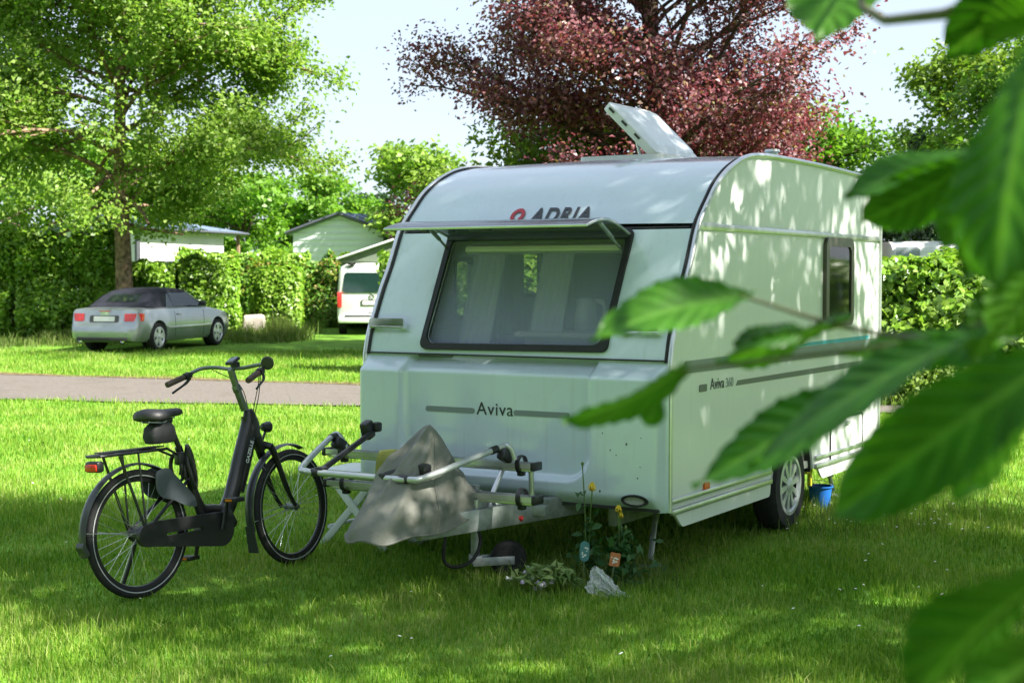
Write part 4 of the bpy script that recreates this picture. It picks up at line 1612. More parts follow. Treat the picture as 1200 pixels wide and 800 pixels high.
text_mesh("GAZELLE", .034, lambda u, v, d: o0 + dT * u - nT * v + Vector((0, -d, 0)), "lettering", m_wink, bto, bold=True)
# motor and crank, chain case
mt_ = MB().lathe([(0, -.065), (.075, -.062), (.095, -.045), (.10, 0), (.095, .045), (.075, .062), (0, .065)], BB, (0, 1, 0), 28)
mt_.box((.61, 0, .33), (.17, .11, .14), rot=(0, R(-30), 0), bev=.03).build("motor", m_black, bk)
cc = [(BB.x + .098 * math.cos(a), BB.z + .098 * math.sin(a)) for a in np.linspace(R(-88), R(88), 12)] + [(.06, RW + .062)] + \
     [(.0 + .062 * math.cos(a), RW - .01 + .062 * math.sin(a)) for a in np.linspace(R(100), R(260), 9)] + [(.06, RW - .078)]
MB().plate(cc, [rrect(.13, .322, .40, .338, .006, 3)], lambda u, v, d: (u, -.086 + d, v), .034).build("chain_case", m_black, bk)
ca = R(80)
cd_ = Vector((math.cos(ca), 0, math.sin(ca)))
for sg, s2 in ((-1, 1), (1, -1)):
    e = BB + cd_ * .17 * s2 + Vector((0, sg * .115, 0))
    cr_ = MB().tube([BB + Vector((0, sg * .10, 0)), e], [.014, .010], 8, flat=(1.3, .8)).build("crank", m_frame, bk)
    pd = MB().box(e + Vector((0, sg * .055, 0)), (.085, .095, .026), bev=.006).build("pedal", m_black, cr_)
    for s3 in (-1, 1):
        MB().box(e + Vector((s3 * .042, sg * .055, 0)), (.006, .05, .014)).build("reflector", m_amber, cr_)
# fork, mudguards, stays
fk = MB()
RS = Matrix.Rotation(STEER, 3, "Z")
piv = Vector((.985, 0, 0))


def st(p):
    return piv + RS @ (Vector(p) - piv)


for sg in (-1, 1):
    fk.tube([st(p) for p in cr_spline([(1.0, sg * .052, .735), (1.03, sg * .057, .68), (1.12, sg * .06, .47), (WB, sg * .056, RW)], 5)], [.020] * 6 + [.017] * 5 + [.013] * 5, 10)
fk.tube([st((1.0, -.06, .735)), st((.985, 0, .755)), st((1.0, .06, .735))], .022, 8)
fk.build("fork", m_frame, bk)


def fender(c, a0, a1, parent, name, steer=False, flap=None):
    r = RW + .025
    def fn(u, v):
        a = a0 + (a1 - a0) * u
        s = (v - .5) * 2
        rr = r + .012 * (1 - s * s)
        p = Vector((c[0] + rr * math.cos(a), s * .031, c[2] + rr * math.sin(a)))
        return st(p) if steer else p
    m_ = MB().grid(fn, 40, 6)
    return m_.build(name, m_fender, parent, 60, recalc=False)


f1 = fender((0, 0, RW), R(30), R(192), bk, "rear_mudguard")
MB().plate(rpoly([(-.372, .275), (-.35, .29), (-.385, .36), (-.40, .33)], .01), [], lambda u, v, d: (u, -.028 + d, v), .056).build("mud_flap", m_fender, f1)
f2 = fender((WB, 0, RW), R(62), R(196), bk, "front_mudguard", True)
fl = MB().add([st((WB - .385, -.03, .28)), st((WB - .385, .03, .28)), st((WB - .36, .035, .12)), st((WB - .36, -.035, .12)), st((WB - .378, -.03, .28)), st((WB - .378, .03, .28)), st((WB - .352, .035, .12)), st((WB - .352, -.035, .12))],
              [[0, 1, 2, 3], [7, 6, 5, 4], [0, 4, 5, 1], [1, 5, 6, 2], [2, 6, 7, 3], [3, 7, 4, 0]])
fl.build("mud_flap", m_fender, f2)
for sg in (-1, 1):
    for a, b in ((st((WB, sg * .06, RW)), st((WB - .372, sg * .034, RW - .045))), ((0, sg * .068, RW), (-.372, sg * .034, RW + .05)), (st((WB, sg * .06, RW)), st((WB - .26, sg * .034, RW + .27)))):
        MB().tube([a, b], .0025, 5).build("mudguard_stay", m_spoke, bk)
# coat guard over the rear wheel
cg = [(.02 + .06 * 0, .60)]
cgp = [(.10, .68), (.19, .70), (.27, .62), (.37, .52), (.39, .45), (.30, .47), (.21, .515), (.14, .53), (.10, .57)]
for sg in (-1, 1):
    MB().plate(rpoly(cgp, .03), [], lambda u, v, d: (u, sg * .052 + (d if sg > 0 else -d) + sg * .02 * (.7 - v), v), .005).build("coat_guard", m_skirtg, bk)
# rear carrier
cm = MB()
for sg in (-1, 1):
    cm.tube(cr_spline([(.20, sg * .05, .80), (.05, sg * .065, .80), (-.19, sg * .065, .80), (-.27, sg * .055, .80)], 4), .008, 8)
    cm.tube([(0, sg * .075, RW), (-.15, sg * .07, .79)], .008, 8)
    cm.tube([(0, sg * .075, RW), (-.02, sg * .066, .80)], .006, 8)
    cm.tube([(.2, sg * .05, .80), (.345, sg * .02, .73)], .007, 8)
cm.tube([(-.27, -.055, .80), (-.28, 0, .80), (-.27, .055, .80)], .008, 8)
for x in (-.2, -.08, .05, .18):
    cm.box((x, 0, .80), (.014, .13, .010), bev=.003)
cm.box((-.02, 0, .815), (.42, .03, .008), bev=.003).box((-.02, .035, .815), (.42, .012, .008), bev=.003).box((-.02, -.035, .815), (.42, .012, .008), bev=.003)
cm = cm.build("carrier", m_frame, bk)
rl = MB().box((-.265, 0, .745), (.05, .11, .06), bev=.014).build("rear_lamp", m_black, cm)
MB().box((-.288, 0, .74), (.018, .095, .040), bev=.008).build("lamp_lens", m_redlens, rl)
# saddle and post, bag, lock
MB().tube([(.345, 0, .76), (.265, 0, .95)], .0145, 10).box((.25, 0, .955), (.06, .05, .03), bev=.008).build("seat_post", m_black, bk)
sdm = MB()
rings = []
for x, hw_, zt, zb in ((-.005, .03, 1.0, .975), (.005, .075, 1.022, .965), (.05, .102, 1.03, .955), (.10, .098, 1.025, .958), (.15, .07, 1.02, .968), (.20, .044, 1.02, .972), (.26, .032, 1.02, .975), (.285, .022, 1.012, .982), (.295, .008, 1.005, .992)):
    ring = []
    for k in range(16):
        a = 2 * PI * k / 16
        sx_, sz_ = math.cos(a), math.sin(a)
        z = (zt + zb) / 2 + (zt - zb) / 2 * (abs(sz_) ** .7) * (1 if sz_ > 0 else -1)
        z -= .012 * (abs(sx_) ** 2) * (hw_ / .1)
        ring.append((x, hw_ * (abs(sx_) ** .8) * (1 if sx_ > 0 else -1), z))
    rings.append(ring)
sdm.loft(rings).xform(Matrix.Translation((.07, 0, 0)))
sdl = sdm.build("saddle", m_saddle, bk, 60)
MB().tube([(.10, -.03, .955), (.20, -.025, .945), (.30, -.012, .97)], .005, 6).tube([(.10, .03, .955), (.20, .025, .945), (.30, .012, .97)], .005, 6).build("saddle_rails", m_spoke, sdl)
sbg = MB()
rings = []
for z, x0, x1, hw_ in ((.83, .13, .26, .03), (.835, .115, .275, .045), (.87, .105, .285, .052), (.92, .115, .275, .05), (.945, .14, .26, .035)):
    rings.append([(p[0], p[1], z) for p in rrect(x0, -hw_, x1, hw_, .022, 4)])
sbg.loft(rings).build("saddle_bag", mat("black_nylon_bag", (.02, .021, .024), rough=.7, var=.2, vscale=30, bump=.4, bscale=120), bk, 50)
lk = MB()
lk.tube([(.30, .045 * math.cos(a), .69 + .07 * math.sin(a)) for a in np.linspace(R(-40), R(220), 14)], .012, 8)
lk.box((.305, -.03, .735), (.05, .05, .075), bev=.012).box((.33, -.035, .66), (.04, .04, .09), bev=.012)
lk.build("ring_lock", m_black, bk)
# folded chain lock hung below the saddle
ck_ = [(.36, -.03, .79), (.33, -.06, .72), (.35, -.07, .62), (.38, -.06, .56), (.40, -.045, .63), (.385, -.04, .74), (.36, -.035, .80), (.34, -.06, .77), (.365, -.07, .68), (.385, -.065, .60)]
MB().tube(cr_spline(ck_, 5), .013, 7).build("chain_lock", m_black, bk)
# kickstand on the rear axle
MB().tube(cr_spline([(.05, .075, .33), (.03, .10, .22), (-.015, .155, .03)], 5), .011, 8).box((-.02, .16, .02), (.05, .035, .018), bev=.006).build("kickstand", m_black, bk)
# stem, handlebar, grips, levers, display
hs = MB()
S0, S1, S2 = Vector((.845, 0, 1.0)), Vector((.805, 0, 1.10)), Vector((.765, 0, 1.215))
hs.tube(cr_spline([HD1 + Vector((.012, 0, -.03)), S0, S1, S2], 5), [.022] * 4 + [.023] * 6 + [.021] * 6, 12)
hs.box(tuple(S1), (.045, .04, .05), rot=(0, R(-20), 0), bev=.01)
hs.build("stem", m_alub, bk)
C0 = S2 + Vector((.02, 0, .005))


def hbar(sg):
    return [C0, C0 + Vector((.02, sg * .06, .0)), C0 + Vector((.035, sg * .16, .012)), C0 + Vector((-.01, sg * .245, .01)), C0 + Vector((-.11, sg * .28, -.03)), C0 + Vector((-.235, sg * .305, -.07))]


HR = Matrix.Rotation(STEER, 3, "Z")


def hst(p):
    return C0 + HR @ (Vector(p) - C0)


hb = MB().tube([hst(p) for p in cr_spline(hbar(-1)[::-1], 5) + cr_spline(hbar(1), 5)[1:]], .0115, 10)
hb = hb.build("handlebar", m_alub, bk)
for sg in (-1, 1):
    g0, g1 = hst(C0 + Vector((-.115, sg * .281, -.032))), hst(C0 + Vector((-.24, sg * .306, -.072)))
    dG = (g1 - g0).normalized()
    MB().tube([g0, g0 + dG * .01, g1 - dG * .01, g1], [.016, .018, .0185, .017], 14).build("grip", m_grip, bk)
    MB().tube([g0 - dG * .005, g0 - dG * .03], .022, 14).box(tuple(g0 - dG * .035), (.04, .04, .035), bev=.01).build("shifter", m_black, bk)
    lv = [g0 - dG * .03 + HR @ Vector((.02, 0, -.015)), g0 + dG * .03 + HR @ Vector((.055, sg * .01, -.03)), g0 + dG * .10 + HR @ Vector((.055, sg * .012, -.045)), g0 + dG * .135 + HR @ Vector((.06, sg * .012, -.05))]
    MB().tube(cr_spline(lv, 4), [.009] * 5 + [.007] * 7 + [.008], 8).build("brake_lever", m_black, bk)
# bell cup beside the far grip
dsp = MB().box(hst(C0 + Vector((.0, 0, .045))), (.075, .065, .018), rot=Matrix.Rotation(STEER, 3, "Z") @ Matrix.Rotation(R(-28), 3, "Y"), bev=.006).box(hst(C0 + Vector((.02, 0, .02))), (.04, .05, .04), bev=.008).build("display", m_black, bk)
MB().box(hst(C0 + Vector((-.004, 0, .0545))), (.062, .052, .003), rot=Matrix.Rotation(STEER, 3, "Z") @ Matrix.Rotation(R(-28), 3, "Y"), bev=.001).build("screen", m_screen, dsp)
mrp = hst(C0 + Vector((-.05, -.30, .02)))
MB().lathe([(0, -.012), (.034, -.010), (.040, 0), (.034, .010), (0, .012)], mrp, HR @ Vector((.93, .35, .1)), 24).build("bell", m_black, bk)
cb = MB()
for (a, b, c, d) in (((.02, -.20, .0), (.09, -.11, -.10), (.10, -.05, -.24), (.10, -.03, -.34)), ((.02, .20, .0), (.12, .08, -.10), (.13, .03, -.26), (.11, .03, -.36)),
                     ((0, -.23, -.01), (.05, -.15, -.16), (.09, -.06, -.29), (.095, -.02, -.38)), ((0, .03, .0), (.07, .03, -.13), (.115, .02, -.27), (.10, .02, -.34))):
    cb.tube(cr_spline([C0 + Vector(q) for q in (a, b, c, d)], 6), .0028, 5)
cb.build("cables", m_rubber, bk)
hl = MB().lathe([(0, -.035), (.022, -.03), (.032, 0), (.034, .022), (0, .026)], st((1.03, 0, .855)), (1, 0, -.08), 20).build("headlamp", m_black, bk)
MB().tube([st((.99, 0, .78)), st((1.02, 0, .83))], .008, 6).build("lamp_bracket", m_black, hl)
MB().lathe([(0, .0265), (.029, .0265), (.029, .0285), (0, .030)], st((1.03, 0, .855)), (1, 0, -.08), 20).build("lamp_lens", m_lens, hl)
fb = MB()
for sg in (-1, 1):
    fb.box(st((1.035, sg * .045, .70)), (.03, .022, .08), rot=(0, R(-20), 0), bev=.006)
fb.build("rim_brake", m_black, bk)

# ------------------------------------------------------------------ bicycle rack on the drawbar (caravan axes)
rk_ = thing("bicycle_rack", "silver two-rail bicycle rack with a tubular hoop mounted over the caravan drawbar", "bike rack", (OX, OY, 0), CYAW)


def rail(x, y0, y1, z):
    a = [(-.045, 0), (.045, 0), (.045, .03), (.036, .03), (.036, .010), (-.036, .010), (-.036, .03), (-.045, .03)]
    vs_ = [(x + p[0], y0, z + p[1]) for p in a] + [(x + p[0], y1, z + p[1]) for p in a]
    n = len(a)
    r = MB()
    r.add(vs_, [[i, (i + 1) % n, n + (i + 1) % n, n + i] for i in range(n)])
    r.add(vs_, [[0, 1, 4, 5], [1, 2, 3, 4], [0, 5, 6, 7], [n, n + 5, n + 4, n + 1], [n + 1, n + 4, n + 3, n + 2], [n, n + 7, n + 6, n + 5]])
    r.box((x, (y0 + y1) / 2, z - .012), (.05, abs(y1 - y0) - .04, .02), bev=.004)
    o = r.build("rail", m_alu, rk_)
    for y in (y0, y1):
        MB().box((x, y, z + .012), (.10, .03, .05), bev=.008).build("end_cap", m_black, o)
    for y in (y0 + .10, y1 - .13):
        st_ = MB().tube([(x + .052 * math.cos(t), y, z + .018 + .052 * math.sin(t)) for t in np.linspace(0, 2 * PI, 17)[:-1]], .0085, 6, closed=True, flat=(.6, 1.9))
        st_.box((x, y, z - .035), (.045, .04, .03), bev=.008)
        st_.build("wheel_strap", m_black, o)
    return o


rail(-.32, .70, 2.22, .645)
rail(-.62, .52, 1.98, .50)
hp = [(-.40, .80, .70), (-.43, .82, .775), (-.50, .86, .768), (-1.10, .93, .672), (-1.19, 1.0, .660), (-1.20, 1.16, .659), (-1.20, 1.60, .659), (-1.19, 1.70, .660), (-1.10, 1.80, .672), (-.50, 2.06, .768), (-.42, 2.06, .775), (-.40, 2.02, .70)]
hoop = MB().tube(cr_spline(hp, 5), .0185, 12).build("hoop", m_silver, rk_, 60)
for i in (2, 4, 6, 9):
    p, q = Vector(hp[i]), Vector(hp[i + 1])
    d = (q - p).normalized()
    MB().tube([p, p + d * .055], .023, 12).build("collar", m_black, hoop)
pl = MB()
for y in (.92, 1.30):
    pl.tube([(-.33, y, .63), (-.46, y, .48), (-.50, y, .36)], .017, 10)
    pl.box((-.60, y, .44), (.12, .05, .11), bev=.008)
pl.box((-.48, 1.1, .48), (.34, .05, .03), bev=.006)
pl.tube([(-.31, .74, .64), (-.30, .74, .47)], .017, 10).tube([(-.31, .74, .47), (-.52, .86, .45)], .015, 10)
pl.build("carrier_post", m_alu, rk_)
am = MB().tube([(-1.18, 1.60, .672), (-.62, 1.66, .83)], .017, 12).box((-.62, 1.69, .845), (.08, .06, .11), rot=(0, R(-20), 0), bev=.016).box((-.57, 1.66, .86), (.06, .05, .06), bev=.014).box((-1.18, 1.60, .665), (.06, .06, .055), bev=.012)
am.build("holder_arm", m_black, rk_)
am = MB().tube([(-1.19, 1.16, .675), (-1.12, 1.08, .705), (-1.04, 1.0, .70)], .015, 10).box((-1.04, 1.0, .70), (.08, .06, .06), bev=.016).box((-1.19, 1.17, .66), (.06, .06, .05), bev=.012)
am.build("holder_arm", m_black, rk_)
MB().box((-.44, .84, .725), (.10, .06, .07), rot=(0, R(25), 0), bev=.014).build("hinge_block", m_black, rk_)
MB().box((-.44, 2.04, .725), (.10, .06, .07), rot=(0, R(25), 0), bev=.014).build("hinge_block", m_black, rk_)

# ------------------------------------------------------------------ grey cover over the coupling
m_cover = mat("grey_green_tarpaulin", (0.175, 0.18, 0.157), rough=.7, spec=.3, var=.12, vscale=5, bump=.5, bscale=22, dirt=.25, dirtcol=(.15, .14, .11), dscale=6)


HEM = [(-1.50, 1.13, .35), (-1.44, 1.00, .345), (-1.18, .93, .345), (-.80, .90, .37), (-.52, .93, .375), (-.47, 1.10, .38), (-.52, 1.28, .39), (-.85, 1.30, .40), (-1.2, 1.28, .39), (-1.44, 1.24, .36)]
HEMC = [Vector(p) for p in HEM] + [Vector(HEM[0])]


def cover_fn(u, v):
    """u round, v from the hem up to the peak"""
    f = (u % 1.0) * len(HEM)
    i = int(f) % len(HEM)
    t = f - int(f)
    t = t * t * (3 - 2 * t) * .4 + t * .6
    q0, q1, q2, q3 = Vector(HEM[i - 1]), HEMC[i], HEMC[i + 1], Vector(HEM[(i + 2) % len(HEM)])
    t = f - int(f)
    hem = 0.5 * ((2 * q1) + (q2 - q0) * t + (2 * q0 - 5 * q1 + 4 * q2 - q3) * t * t + (3 * q1 - q0 - 3 * q2 + q3) * t ** 3)
    hem.z += .012 * math.sin(2 * PI * u * 7)
    a = 2 * PI * u
    peak = Vector((-.83 + .05 * math.cos(a + PI), 1.10 - .028 * math.sin(a), .90 - .02 * math.cos(a + PI)))
    ctr = Vector((-.95, 1.10, 0))
    w = v
    # cloth stands out over the coupling low down, hangs straight above it
    mid = hem.lerp(peak, .42) + Vector((-.03 if hem.x < -1.1 else 0, 0, .03 if hem.x < -1.1 else -.02))
    p = hem * (1 - w) ** 2 + mid * 2 * w * (1 - w) + peak * w * w
    d = Vector((p.x - ctr.x, (p.y - ctr.y) * 1.6, .12)).normalized()
    e = math.sin(PI * w) ** .6
    fold = .030 * (.5 + .5 * math.cos(a * 5 + w * 3.4 + .6)) ** 2 + .020 * (.5 + .5 * math.cos(a * 8 - w * 6 + 1.9)) ** 3
    crease = .008 * (.5 + .5 * math.cos(w * 21 + a * 3)) ** 3 * math.sin(a * 4 + w * 6) + .003 * math.sin(w * 41 - a * 7) * math.sin(a * 9)
    sag = .022 * max(0, math.sin(w * 12 - a)) * (1 - w)
    return p + d * ((fold + crease + sag) * e)


cvr = MB().grid(cover_fn, 140, 70)
top_ = [cover_fn(i / 140, 1) for i in range(140)]
cvr.add(top_ + [Vector((-.83, 1.10, .925))], [[i, (i + 1) % 140, 140] for i in range(140)])
cvo = cvr.build("coupling_cover", m_cover, None, 70, merge=1e-4)
cvo.matrix_world = CM
hemt = MB().tube([cover_fn(i / 140, .012) for i in range(140)], .006, 6, closed=True).build("hem", m_cover, cvo)
seam = MB().tube([cover_fn(.235, v) + Vector((0, -.001, 0)) for v in np.linspace(.02, .98, 30)], .0035, 5).build("seam", m_cover, cvo)
tag(cvo, "wrinkled grey tarpaulin cover draped over the caravan coupling", "cover")

# ------------------------------------------------------------------ small things round the drawbar
m_mint = mat("pale_plastic", (0.62, 0.68, 0.65), rough=.45, var=.05)
P0 = Vector((-.95, 9.75, 0))
stl = thing("folding_stool", "pale plastic folding stool behind the bicycle rack", "stool", (P0.x, P0.y, 0), R(-28))
MB().plate(rrect(-.24, -.20, .24, .20, .06), [], lambda u, v, d: (u, v, .475 + d), .035).build("seat", m_mint, stl, 30)
for y in (-.17, .17):
    for sx in (-1, 1):
        a, b = Vector((sx * .17, y, .47)), Vector((-sx * .25, y * 1.1, .01))
        if sx > 0:
            a.y *= .85; b.y *= .85
        d = b - a
        MB().box(tuple((a + b) / 2), (.05, .022, d.length), rot=(0, math.atan2(-d.x, -d.z), 0), bev=.006).build("leg", m_mint, stl)
MB().tube([(.20, -.18, .13), (.20, .18, .13)], .014, 8).build("stretcher", m_mint, stl)
MB().tube([(-.20, -.15, .13), (-.20, .15, .13)], .014, 8).build("stretcher", m_mint, stl)
m_towel = mat("yellow_green_cloth", (0.30, 0.31, 0.08), rough=.95, spec=.1, var=.18, vscale=14, bump=.6, bscale=90)


def towel(u, v):
    # lies over the upper rail, hanging down on both sides
    s = (v - .5) * 2
    y = 1.40 + .40 * u
    x = -.32 + .062 * math.tanh(s * 4) + .03 * s * math.sin(u * 11) * abs(s) - .05 * (s < 0) * abs(s)
    z = .690 - (.30 if s < 0 else .22) * max(0, abs(s) - .12) + .006 * math.sin(u * 17 + s * 5)
    return Vector((x + .012 * math.sin(u * 14) * abs(s), y, z))


tw = MB().grid(towel, 40, 40).build("cloth", m_towel, None, 70)
tw.matrix_world = CM
tag(tw, "yellow green cloth hung over the upper rail of the bicycle rack", "cloth")

# kettle on the front shelf
kp = hit_plane(690, 372, 0, .52)
kt = thing("kettle", "pale electric kettle standing inside the caravan's front window", "kettle", CM @ Vector((.50, kp.y, ct.z + .002)), CYAW)
m_kett = mat("grey_kettle_plastic", (.50, .53, .55), rough=.35, var=.04)
MB().lathe([(0, 0), (.078, 0), (.082, .02), (.075, .10), (.060, .19), (.055, .205), (0, .215)], (0, 0, 0), (0, 0, 1), 28).build("body", m_kett, kt)
MB().tube(cr_spline([(0, -.055, .19), (0, -.115, .175), (0, -.12, .09), (0, -.075, .035)], 5), .012, 8, flat=(1.4, .9)).build("handle", m_kett, kt)
MB().tube([(0, .05, .17), (0, .085, .20)], [.025, .012], 8).build("spout", m_kett, kt)

# blue bucket behind the wheel
bp = gpt(963, 11.3)
m_blue = mat("blue_plastic", (.015, .11, .40), rough=.35, var=.06)
bkt_s = .66
bkt = thing("bucket", "blue plastic bucket in the grass behind the caravan wheel", "bucket", bp, 0)
MB().lathe([(0, .01), (.10, .01), (.105, 0), (.135, .25), (.15, .255), (.15, .27), (.138, .27), (.13, .255), (.10, .02), (0, .02)], (0, 0, 0), (0, 0, 1), 28).build("body", m_blue, bkt)
MB().tube([(.14 * math.cos(t), .14 * math.sin(t), .262 + .05 * math.sin(t)) for t in np.linspace(0, PI, 14)], .004, 6).build("handle", m_silver, bkt)

bkt.scale = (bkt_s, bkt_s, bkt_s)

# planted-out flowers with plant tags, cut flowers, plastic bag
m_stem = mat("flower_stem", (.09, .16, .035), rough=.6, var=.15)
m_pleaf = leafmat("flower_leaves", [(.03, .10, .03), (.05, .14, .035), (.07, .18, .05)], trans=.3)
m_petal = mat("yellow_petals", (.80, .58, .03), rough=.6, var=.1)
m_petal2 = mat("lilac_petals", (.55, .45, .60), rough=.6, var=.15)
m_petal3 = mat("white_petals", (.75, .76, .66), rough=.6, var=.1)


def leafset(name, pts, size, parent, m_=m_pleaf, seed=1, asp=.5):
    rg = np.random.default_rng(seed)
    C = np.array(pts)
    n = len(C)
    return leaf_cloud(name, C, rg.normal(0, .5, (n, 3)) + np.array([0, -.2, .8]), size * rg.uniform(.7, 1.3, n), m_, parent, rg, aspect=asp)


def flower_plant(label, base, stems, seed, nl, spread):
    rn = random.Random(seed)
    t = thing("flower_plant", label, "flower", base, 0, "yellow flowers beside the drawbar")
    sm = MB()
    pts = []
    for (dx, dy, h_, fl_) in stems:
        p = [(rn.uniform(-.03, .03), rn.uniform(-.03, .03), 0), (dx * .4 + rn.uniform(-.01, .01), dy * .4, h_ * .5), (dx, dy, h_)]
        c_ = cr_spline(p, 5)
        sm.tube(c_, .0035, 6)
        for q in (.45, .6, .75):
            b = c_[int(q * (len(c_) - 1))]
            for _ in range(3):
                pts.append((b.x + rn.uniform(-.05, .05), b.y + rn.uniform(-.04, .04), b.z + rn.uniform(-.01, .03)))
    sm.build("stems", m_stem, t)
    for _ in range(nl):
        a = rn.uniform(0, 6.28); r = abs(rn.gauss(0, spread))
        pts.append((r * math.cos(a), r * math.sin(a), abs(rn.gauss(.10, .09)) + .02))
    leafset("leaves", pts, .07, t, seed=seed)
    for (dx, dy, h_, fl_) in stems:
        if fl_ == 0:
            MB().lathe([(0, -.008), (.009, 0), (.008, .012), (0, .018)], (dx, dy, h_), (0, 0, 1), 10).build("bud", m_stem, t)
            continue
        f = MB()
        c = Vector((dx, dy, h_))
        for k in range(14):
            a = 2.4 * k
            d = Vector((math.cos(a), math.sin(a), 0)); e = Vector((-d.y, d.x, 0))
            r = (.020 if k < 8 else .012) * fl_
            up = .004 + .0012 * k * fl_
            f.add([c, c + d * r + e * .012 * fl_ + Vector((0, 0, up)), c + d * r * .95 + Vector((0, 0, up + .022 * fl_)), c + d * r - e * .012 * fl_ + Vector((0, 0, up)), c + d * r * .45 + Vector((0, 0, up + .034 * fl_))],
                  [[0, 1, 3], [1, 4, 2], [2, 4, 3]])
        f.build("flower", m_petal, t, 70)


f1p = gpt(690, 8.55)
flower_plant("tall thin yellow flower with one bud, left of the orange plant tag", f1p, [(-.035, 0, .68, 0), (.02, -.02, .53, 1.1), (-.02, .03, .28, 0)], 3, 60, .07)
f2p = gpt(728, 8.45)
flower_plant("bushier yellow flower in the grass, right of the orange plant tag", f2p, [(-.012, 0, .42, .9), (.0, .01, .385, .8), (.06, .02, .28, 0), (-.05, -.01, .25, 0), (.03, .0, .33, 0)], 4, 120, .10)


m_tagw = mat('green_tag_stake', (.08, .12, .06), rough=.5)


def plant_tag(label, p, w_, h_, tilt, m_, m_img, round_, stake):
    t = thing("plant_tag", label, "plant tag", p, R(-8))
    t.rotation_euler = (R(-8), R(tilt), R(-8))
    MB().plate(rrect(-w_ / 2, 0, w_ / 2, h_, w_ * (.49 if round_ else .12), 6), [], lambda u, v, d: (u, d, v + stake), .002).build("card", m_, t)
    pic = MB()
    rn = random.Random(h_)
    for _ in range(12):
        a, b, r = rn.uniform(-.34, .34) * w_, rn.uniform(.22, .72) * h_, rn.uniform(.06, .11) * w_
        pic.plate([(a + r * math.cos(q), b + r * math.sin(q)) for q in np.linspace(0, 2 * PI, 8)[:-1]], [], lambda u, v, d: (u, -.0008 - d, v + stake), .0006)
    pic.build("picture", m_img, t)["kind"] = "stuff"
    MB().box((0, .004, stake / 2), (.008, .004, stake)).build("stake", m_tagw, t)


m_tagb = mat("turquoise_tag_card", (.06, .20, .20), rough=.3, var=.2, vscale=60)
m_tago = mat("orange_tag_card", (.45, .15, .05), rough=.3, var=.25, vscale=50)
plant_tag("rounded turquoise plant tag with flower picture stuck in the grass", gpt(683.5, 8.38), .055, .115, 2, m_tagb, m_petal3, True, .15)
plant_tag("rectangular orange plant tag stuck in the grass by the yellow flower", gpt(715.5, 8.25), .058, .075, 8, m_tago, m_petal3, False, .15)

bqb = gpt(652, 8.16)
bq = thing("cut_flowers", "cut flowers with long green leaves lying on the grass by the bag", "flowers", bqb, R(-4))
sm = MB()
rn = random.Random(12)
lp_, wp, vp = [], [], []
for k in range(16):
    y = rn.uniform(-.05, .07)
    x0, x1_ = rn.uniform(.10, .18), rn.uniform(-.33, .02)
    z0 = rn.uniform(.05, .09)
    c_ = cr_spline([(x0, y * .4, z0), ((x0 + x1_) / 2, y * .9, z0 + .05), (x1_, y * 1.6, z0 + rn.uniform(-.01, .05))], 5)
    sm.tube(c_, .003, 5)
    for q in c_[3:]:
        for _ in range(2):
            lp_.append((q.x + rn.uniform(-.02, .02), q.y + rn.uniform(-.03, .03), q.z + rn.uniform(0, .03)))
    if k % 2:
        wp.append(c_[-1])
    else:
        vp.append(c_[-1])
sm.build("stems", m_stem, bq)
m_cutleaf = leafmat("cut_leaves", [(.12, .22, .05), (.20, .30, .09), (.28, .36, .12)], trans=.3)
leafset("leaves", lp_, .075, bq, m_cutleaf, 5, .26)
for pts_, m_ in ((wp, m_petal3), (vp, m_petal2)):
    f = MB()
    for p in pts_:
        for _ in range(4):
            c = Vector(p) + Vector((rn.uniform(-.03, .02), rn.uniform(-.02, .02), rn.uniform(-.01, .02)))
            f.lathe([(.003, -.012), (.009, -.004), (.011, .006), (.003, .009)], c, (rn.uniform(-1, 1), rn.uniform(-1, 1), -1), 7)
    f.build("blossoms", m_, bq, 60)

m_bag, bnt, bb_ = _nodes("clear_plastic_bag")
bb_.inputs["Base Color"].default_value = (.80, .84, .86, 1)
bb_.inputs["Roughness"].default_value = .12
bb_.inputs["Specular IOR Level"].default_value = .8
tr_ = bnt.nodes.new("ShaderNodeBsdfTransparent")
ms_ = bnt.nodes.new("ShaderNodeMixShader")
ms_.inputs["Fac"].default_value = .72
bnt.links.new(bb_.outputs[0], ms_.inputs[1])
bnt.links.new(tr_.outputs[0], ms_.inputs[2])
bnt.links.new(ms_.outputs[0], bnt.nodes["Material Output"].inputs["Surface"])
bgb = gpt(709, 8.12)


def bag_fn(u, v):
    a = 2 * PI * u
    # crumpled bag: wide mouth low at the right, gathered peak at the left
    r = .075 * (1 - v) ** .7 + .004
    cx = .04 - .09 * v
    z = .02 + .14 * v ** 1.2
    n = .015 * math.sin(a * 4 + v * 9) + .012 * (1 - abs(math.sin(a * 4.5 - v * 7))) + .009 * (1 - abs(math.sin(a * 8 + v * 17))) + .005 * math.sin(a * 19 + v * 31)
    x = cx + (r + n * (1 - v)) * math.cos(a) * 1.35
    y = (r + n * (1 - v)) * math.sin(a) * .7
    return Vector((x, y, max(.012, z - .06 * max(0, math.cos(a)) * (1 - v) + n * .6)))


bgo = MB().grid(bag_fn, 110, 50).build("plastic_bag", m_bag, None, 70)
bgo.location = bgb
tag(bgo, "crumpled clear plastic bag lying on the grass under the orange tag", "plastic bag")
